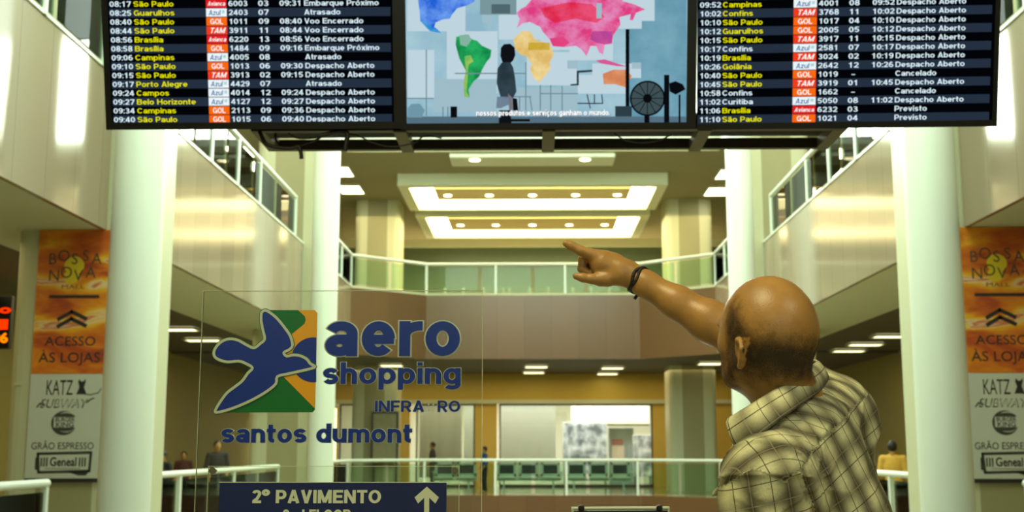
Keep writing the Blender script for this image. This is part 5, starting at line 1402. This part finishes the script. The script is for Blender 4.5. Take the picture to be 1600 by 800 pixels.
# collar: a folded band round the neck
top = [U(1134, 654, 2.36), U(1163, 637, 2.345), U(1196, 617, 2.37), U(1232, 596, 2.415), U(1262, 577, 2.485), U(1279, 566, 2.57), U(1268, 564, 2.65), U(1240, 580, 2.67), U(1205, 608, 2.65), U(1168, 638, 2.57)]
low = [U(1153, 707, 2.345), U(1188, 680, 2.30), U(1220, 655, 2.315), U(1252, 632, 2.37), U(1281, 611, 2.46), U(1294, 589, 2.59), U(1278, 582, 2.71), U(1238, 600, 2.74), U(1196, 632, 2.70), U(1160, 666, 2.61)]
tp = cat(top, 8); lw = cat(low, 8); n = len(tp); m_ = 8
Vc = []; uc = []; vc = []
acc = 0
for i in range(n):
    if i: acc += (tp[i]-tp[i-1]).length
    nn = (tp[i]-Vector(NB)); nn.z = 0; nn.normalize()
    for j in range(m_+1):
        k = j/m_; bul = math.sin(math.pi*k)*.006
        p = tp[i]*(1-k)+lw[i]*k + nn*bul
        if j == 0: p = p - nn*.008
        Vc.append(np.array(p)); vc.append(acc); uc.append((k-.35)*.052+.0036)
Fc = [(i*(m_+1)+j, i*(m_+1)+j+1, (i+1)*(m_+1)+j+1, (i+1)*(m_+1)+j) for i in range(n-1) for j in range(m_)]
o = np_mesh('collar', np.array(Vc)-off, np.array(Fc), [PLAID], man); attr(o, 'cloth_u', uc); attr(o, 'cloth_v', vc)
sd = o.modifiers.new('thickness', 'SOLIDIFY'); sd.thickness = .004; sd.offset = 0
# trousers, shoes (below the frame)
JEANS = mat('dark_trousers', rgb(44, 46, 54), .8, noise=.1, nscale=30); SHOE = mat('dark_leather_shoe', rgb(40, 28, 20), .4)
Tr = Field((PEL[0]-.32, PEL[1]-.32, .08), (PEL[0]+.32, PEL[1]+.32, 1.1), .009)
Tr.ell(PEL, (.135, .175, .13), RT, .05)
for s2 in (1, -1):
    hip = PEL + Sx*.085*s2 - np.array([0, 0, .06]); kn = np.array([hip[0], hip[1], .50])+Ft*.02; an = np.array([hip[0], hip[1], .12])-Ft*.02
    Tr.chain([hip, kn, kn*.65+an*.35-Ft*.015, an], [.105, .082, .080, .072], .04)
Vt, Ft_ = Tr.mesh(); np_mesh('trousers', Vt-off, Ft_, [JEANS], man)
for s2 in (1, -1):
    Sf = Field((PEL[0]-.4, PEL[1]-.4, -.02), (PEL[0]+.4, PEL[1]+.4, .16), .008)
    hip = PEL + Sx*.085*s2; an = np.array([hip[0], hip[1], .05])-Ft*.02
    Sf.cone(an-Ft*.05+np.array([0,0,.0]), an+Ft*.16-np.array([0,0,.012]), .047, .037, .02); Sf.cone(an-Ft*.04, an-Ft*.03+np.array([0,0,.06]), .044, .042, .02)
    Vq, Fq = Sf.mesh(); Vq[:, 2] = np.maximum(Vq[:, 2], .002); np_mesh('shoe', Vq-off, Fq, [SHOE], man)

# ---- people far away
def far_person(x, y, face, label, shirt, pants, hair, h=1.68, skin=SKIN, stance=.09):
    k = h/1.75; g = .011
    fx_, fy_ = math.cos(R(face)), math.sin(R(face)); Fv = np.array([fx_, fy_, 0]); Sv = np.array([-fy_, fx_, 0])
    pt = lambda s_, f_, z: (Sv*s_ + Fv*f_ + np.array([0, 0, z]))*k
    Rm = np.stack([Fv, Sv, [0, 0, 1.0]])
    t = empty('person', (x, y, 0), label, 'person')
    lo, hi = np.array([-.45, -.45, -.02])*k, np.array([.45, .45, 1.82])*k
    def mk(name, fn, m):
        f = Field(lo, hi, g); fn(f); V, Fq = f.mesh(); V[:, 2] = np.maximum(V[:, 2], .002); return np_mesh(name, V, Fq, [m], t)
    hz = 1.63
    arms = [[pt(.19*s_, 0, 1.42), pt(.24*s_, -.02, 1.14), pt(.2*s_, .12, .95)] for s_ in (1, -1)]
    def bodyf(f):
        f.cone(pt(.19, 0, 1.42), pt(-.19, 0, 1.42), .05*k, .05*k, .03); f.ell(pt(0, 0, .95), (.09*k, .14*k, .14*k), Rm, .04)
        f.ell(pt(0, .01, hz), (.095*k, .075*k, .115*k), Rm, .02); f.cone(pt(0, .05, hz-.09), pt(0, .075, hz-.085), .03*k, .025*k, .02); f.cone(pt(0, .09, hz-.01), pt(0, .11, hz-.035), .012, .016, .012)
        f.cone(pt(0, -.01, 1.55), pt(0, -.01, 1.42), .052*k, .06*k, .03)
        f.ell(pt(0, 0, 1.22), (.09*k, .14*k, .25*k), Rm, .04)
        for s_ in (1, -1):
            f.ell(pt(.078*s_, 0, hz-.01), (.014, .012, .03), Rm, .008)
            f.chain(arms[0 if s_ > 0 else 1], [.045*k, .04*k, .028*k], .02); w_ = arms[0 if s_ > 0 else 1][2]
            f.ell(w_+pt(0, .03, -.05), (.02, .03, .05), Rm, .015)
            for i in range(4): f.cone(w_+pt(.03-.02*i, .035, -.06), w_+pt(.03-.02*i, .05, -.125), .0125, .012, .006)
            f.cone(w_+pt(-.02*s_, .05, -.04), w_+pt(-.03*s_, .07, -.09), .011, .010, .008)
            f.chain([pt(stance*s_, 0, .88), pt(stance*1.1*s_, .02, .48), pt(stance*1.2*s_, -.02, .09)], [.08*k, .055*k, .04*k], .03); f.cone(pt(stance*1.2*s_, -.04, .045), pt(stance*1.3*s_, .13, .035), .04*k, .032*k, .02)
    mk('body', bodyf, skin)
    def shf(f):
        f.ell(pt(0, 0, 1.24), (.125*k, .185*k, .27*k), Rm, .04); f.ell(pt(0, 0, 1.0), (.12*k, .165*k, .13*k), Rm, .04); f.cone(pt(.17, 0, 1.42), pt(-.17, 0, 1.42), .068*k, .068*k, .04)
        for a in arms: f.chain([a[0], a[1], a[1]*.6+a[2]*.4], [.066*k, .06*k, .052*k], .02)
    mk('shirt', shf, shirt)
    def trf(f):
        f.ell(pt(0, 0, .92), (.12*k, .17*k, .12*k), Rm, .04)
        for s_ in (1, -1): f.chain([pt(stance*s_, 0, .86), pt(stance*1.1*s_, .02, .48), pt(stance*1.2*s_, -.02, .1)], [.095*k, .075*k, .06*k], .03)
    mk('trousers', trf, pants)
    def hrf(f):
        f.ell(pt(0, -.012, hz+.02), (.105*k, .088*k, .115*k), Rm, .02); f.ell(pt(0, .09, hz-.06), (.07*k, .09*k, .1*k), Rm, .02, 'sub')
    mk('hair', hrf, hair)
HDK = mat('dark_hair', rgb(22, 18, 16), .6)
cl = lambda n, r_, g_, b_: mat(n, rgb(r_, g_, b_), .8, noise=.08, nscale=12)
p = U(757, 700, 42.0); far_person(p.x, 42.0, 200, 'standing woman in a blue top and black trousers before the benches', cl('blue_top', 40, 78, 120), cl('black_trousers', 22, 22, 26), HDK, 1.55)
p = U(1394, 700, 21.6); far_person(p.x, 21.6, 70, 'person in a yellow shirt with dark hair behind the right railing', cl('yellow_shirt', 206, 160, 58), cl('grey_trousers', 60, 60, 58), HDK, 1.62)
p = U(255, 700, 23.5); far_person(p.x, 23.5, 250, 'dark-clothed person on the left walkway beside the near white column', cl('black_jacket', 30, 28, 28), cl('brown_trousers', 70, 56, 40), HDK, 1.45)
p = U(340, 700, 26.5); far_person(p.x, 26.5, 300, 'dark-clothed person on the left walkway seen through the clear sign', cl('charcoal_jacket', 44, 38, 36), cl('dark_grey_trousers', 40, 40, 42), HDK, 1.66)
p = U(288, 700, 29.0); far_person(p.x, 29.0, 280, 'short person in maroon on the left walkway, between the two dark-clothed people', cl('maroon_top', 80, 44, 36), cl('navy_trousers', 34, 36, 48), HDK, 1.42)
p = U(676, 700, 46.0); far_person(p.x, 46.0, 180, 'distant dark figure by the grey blind, seen below the lettering of the clear sign', cl('dark_coat', 46, 42, 38), cl('grey_slacks', 70, 68, 62), HDK, 1.72)
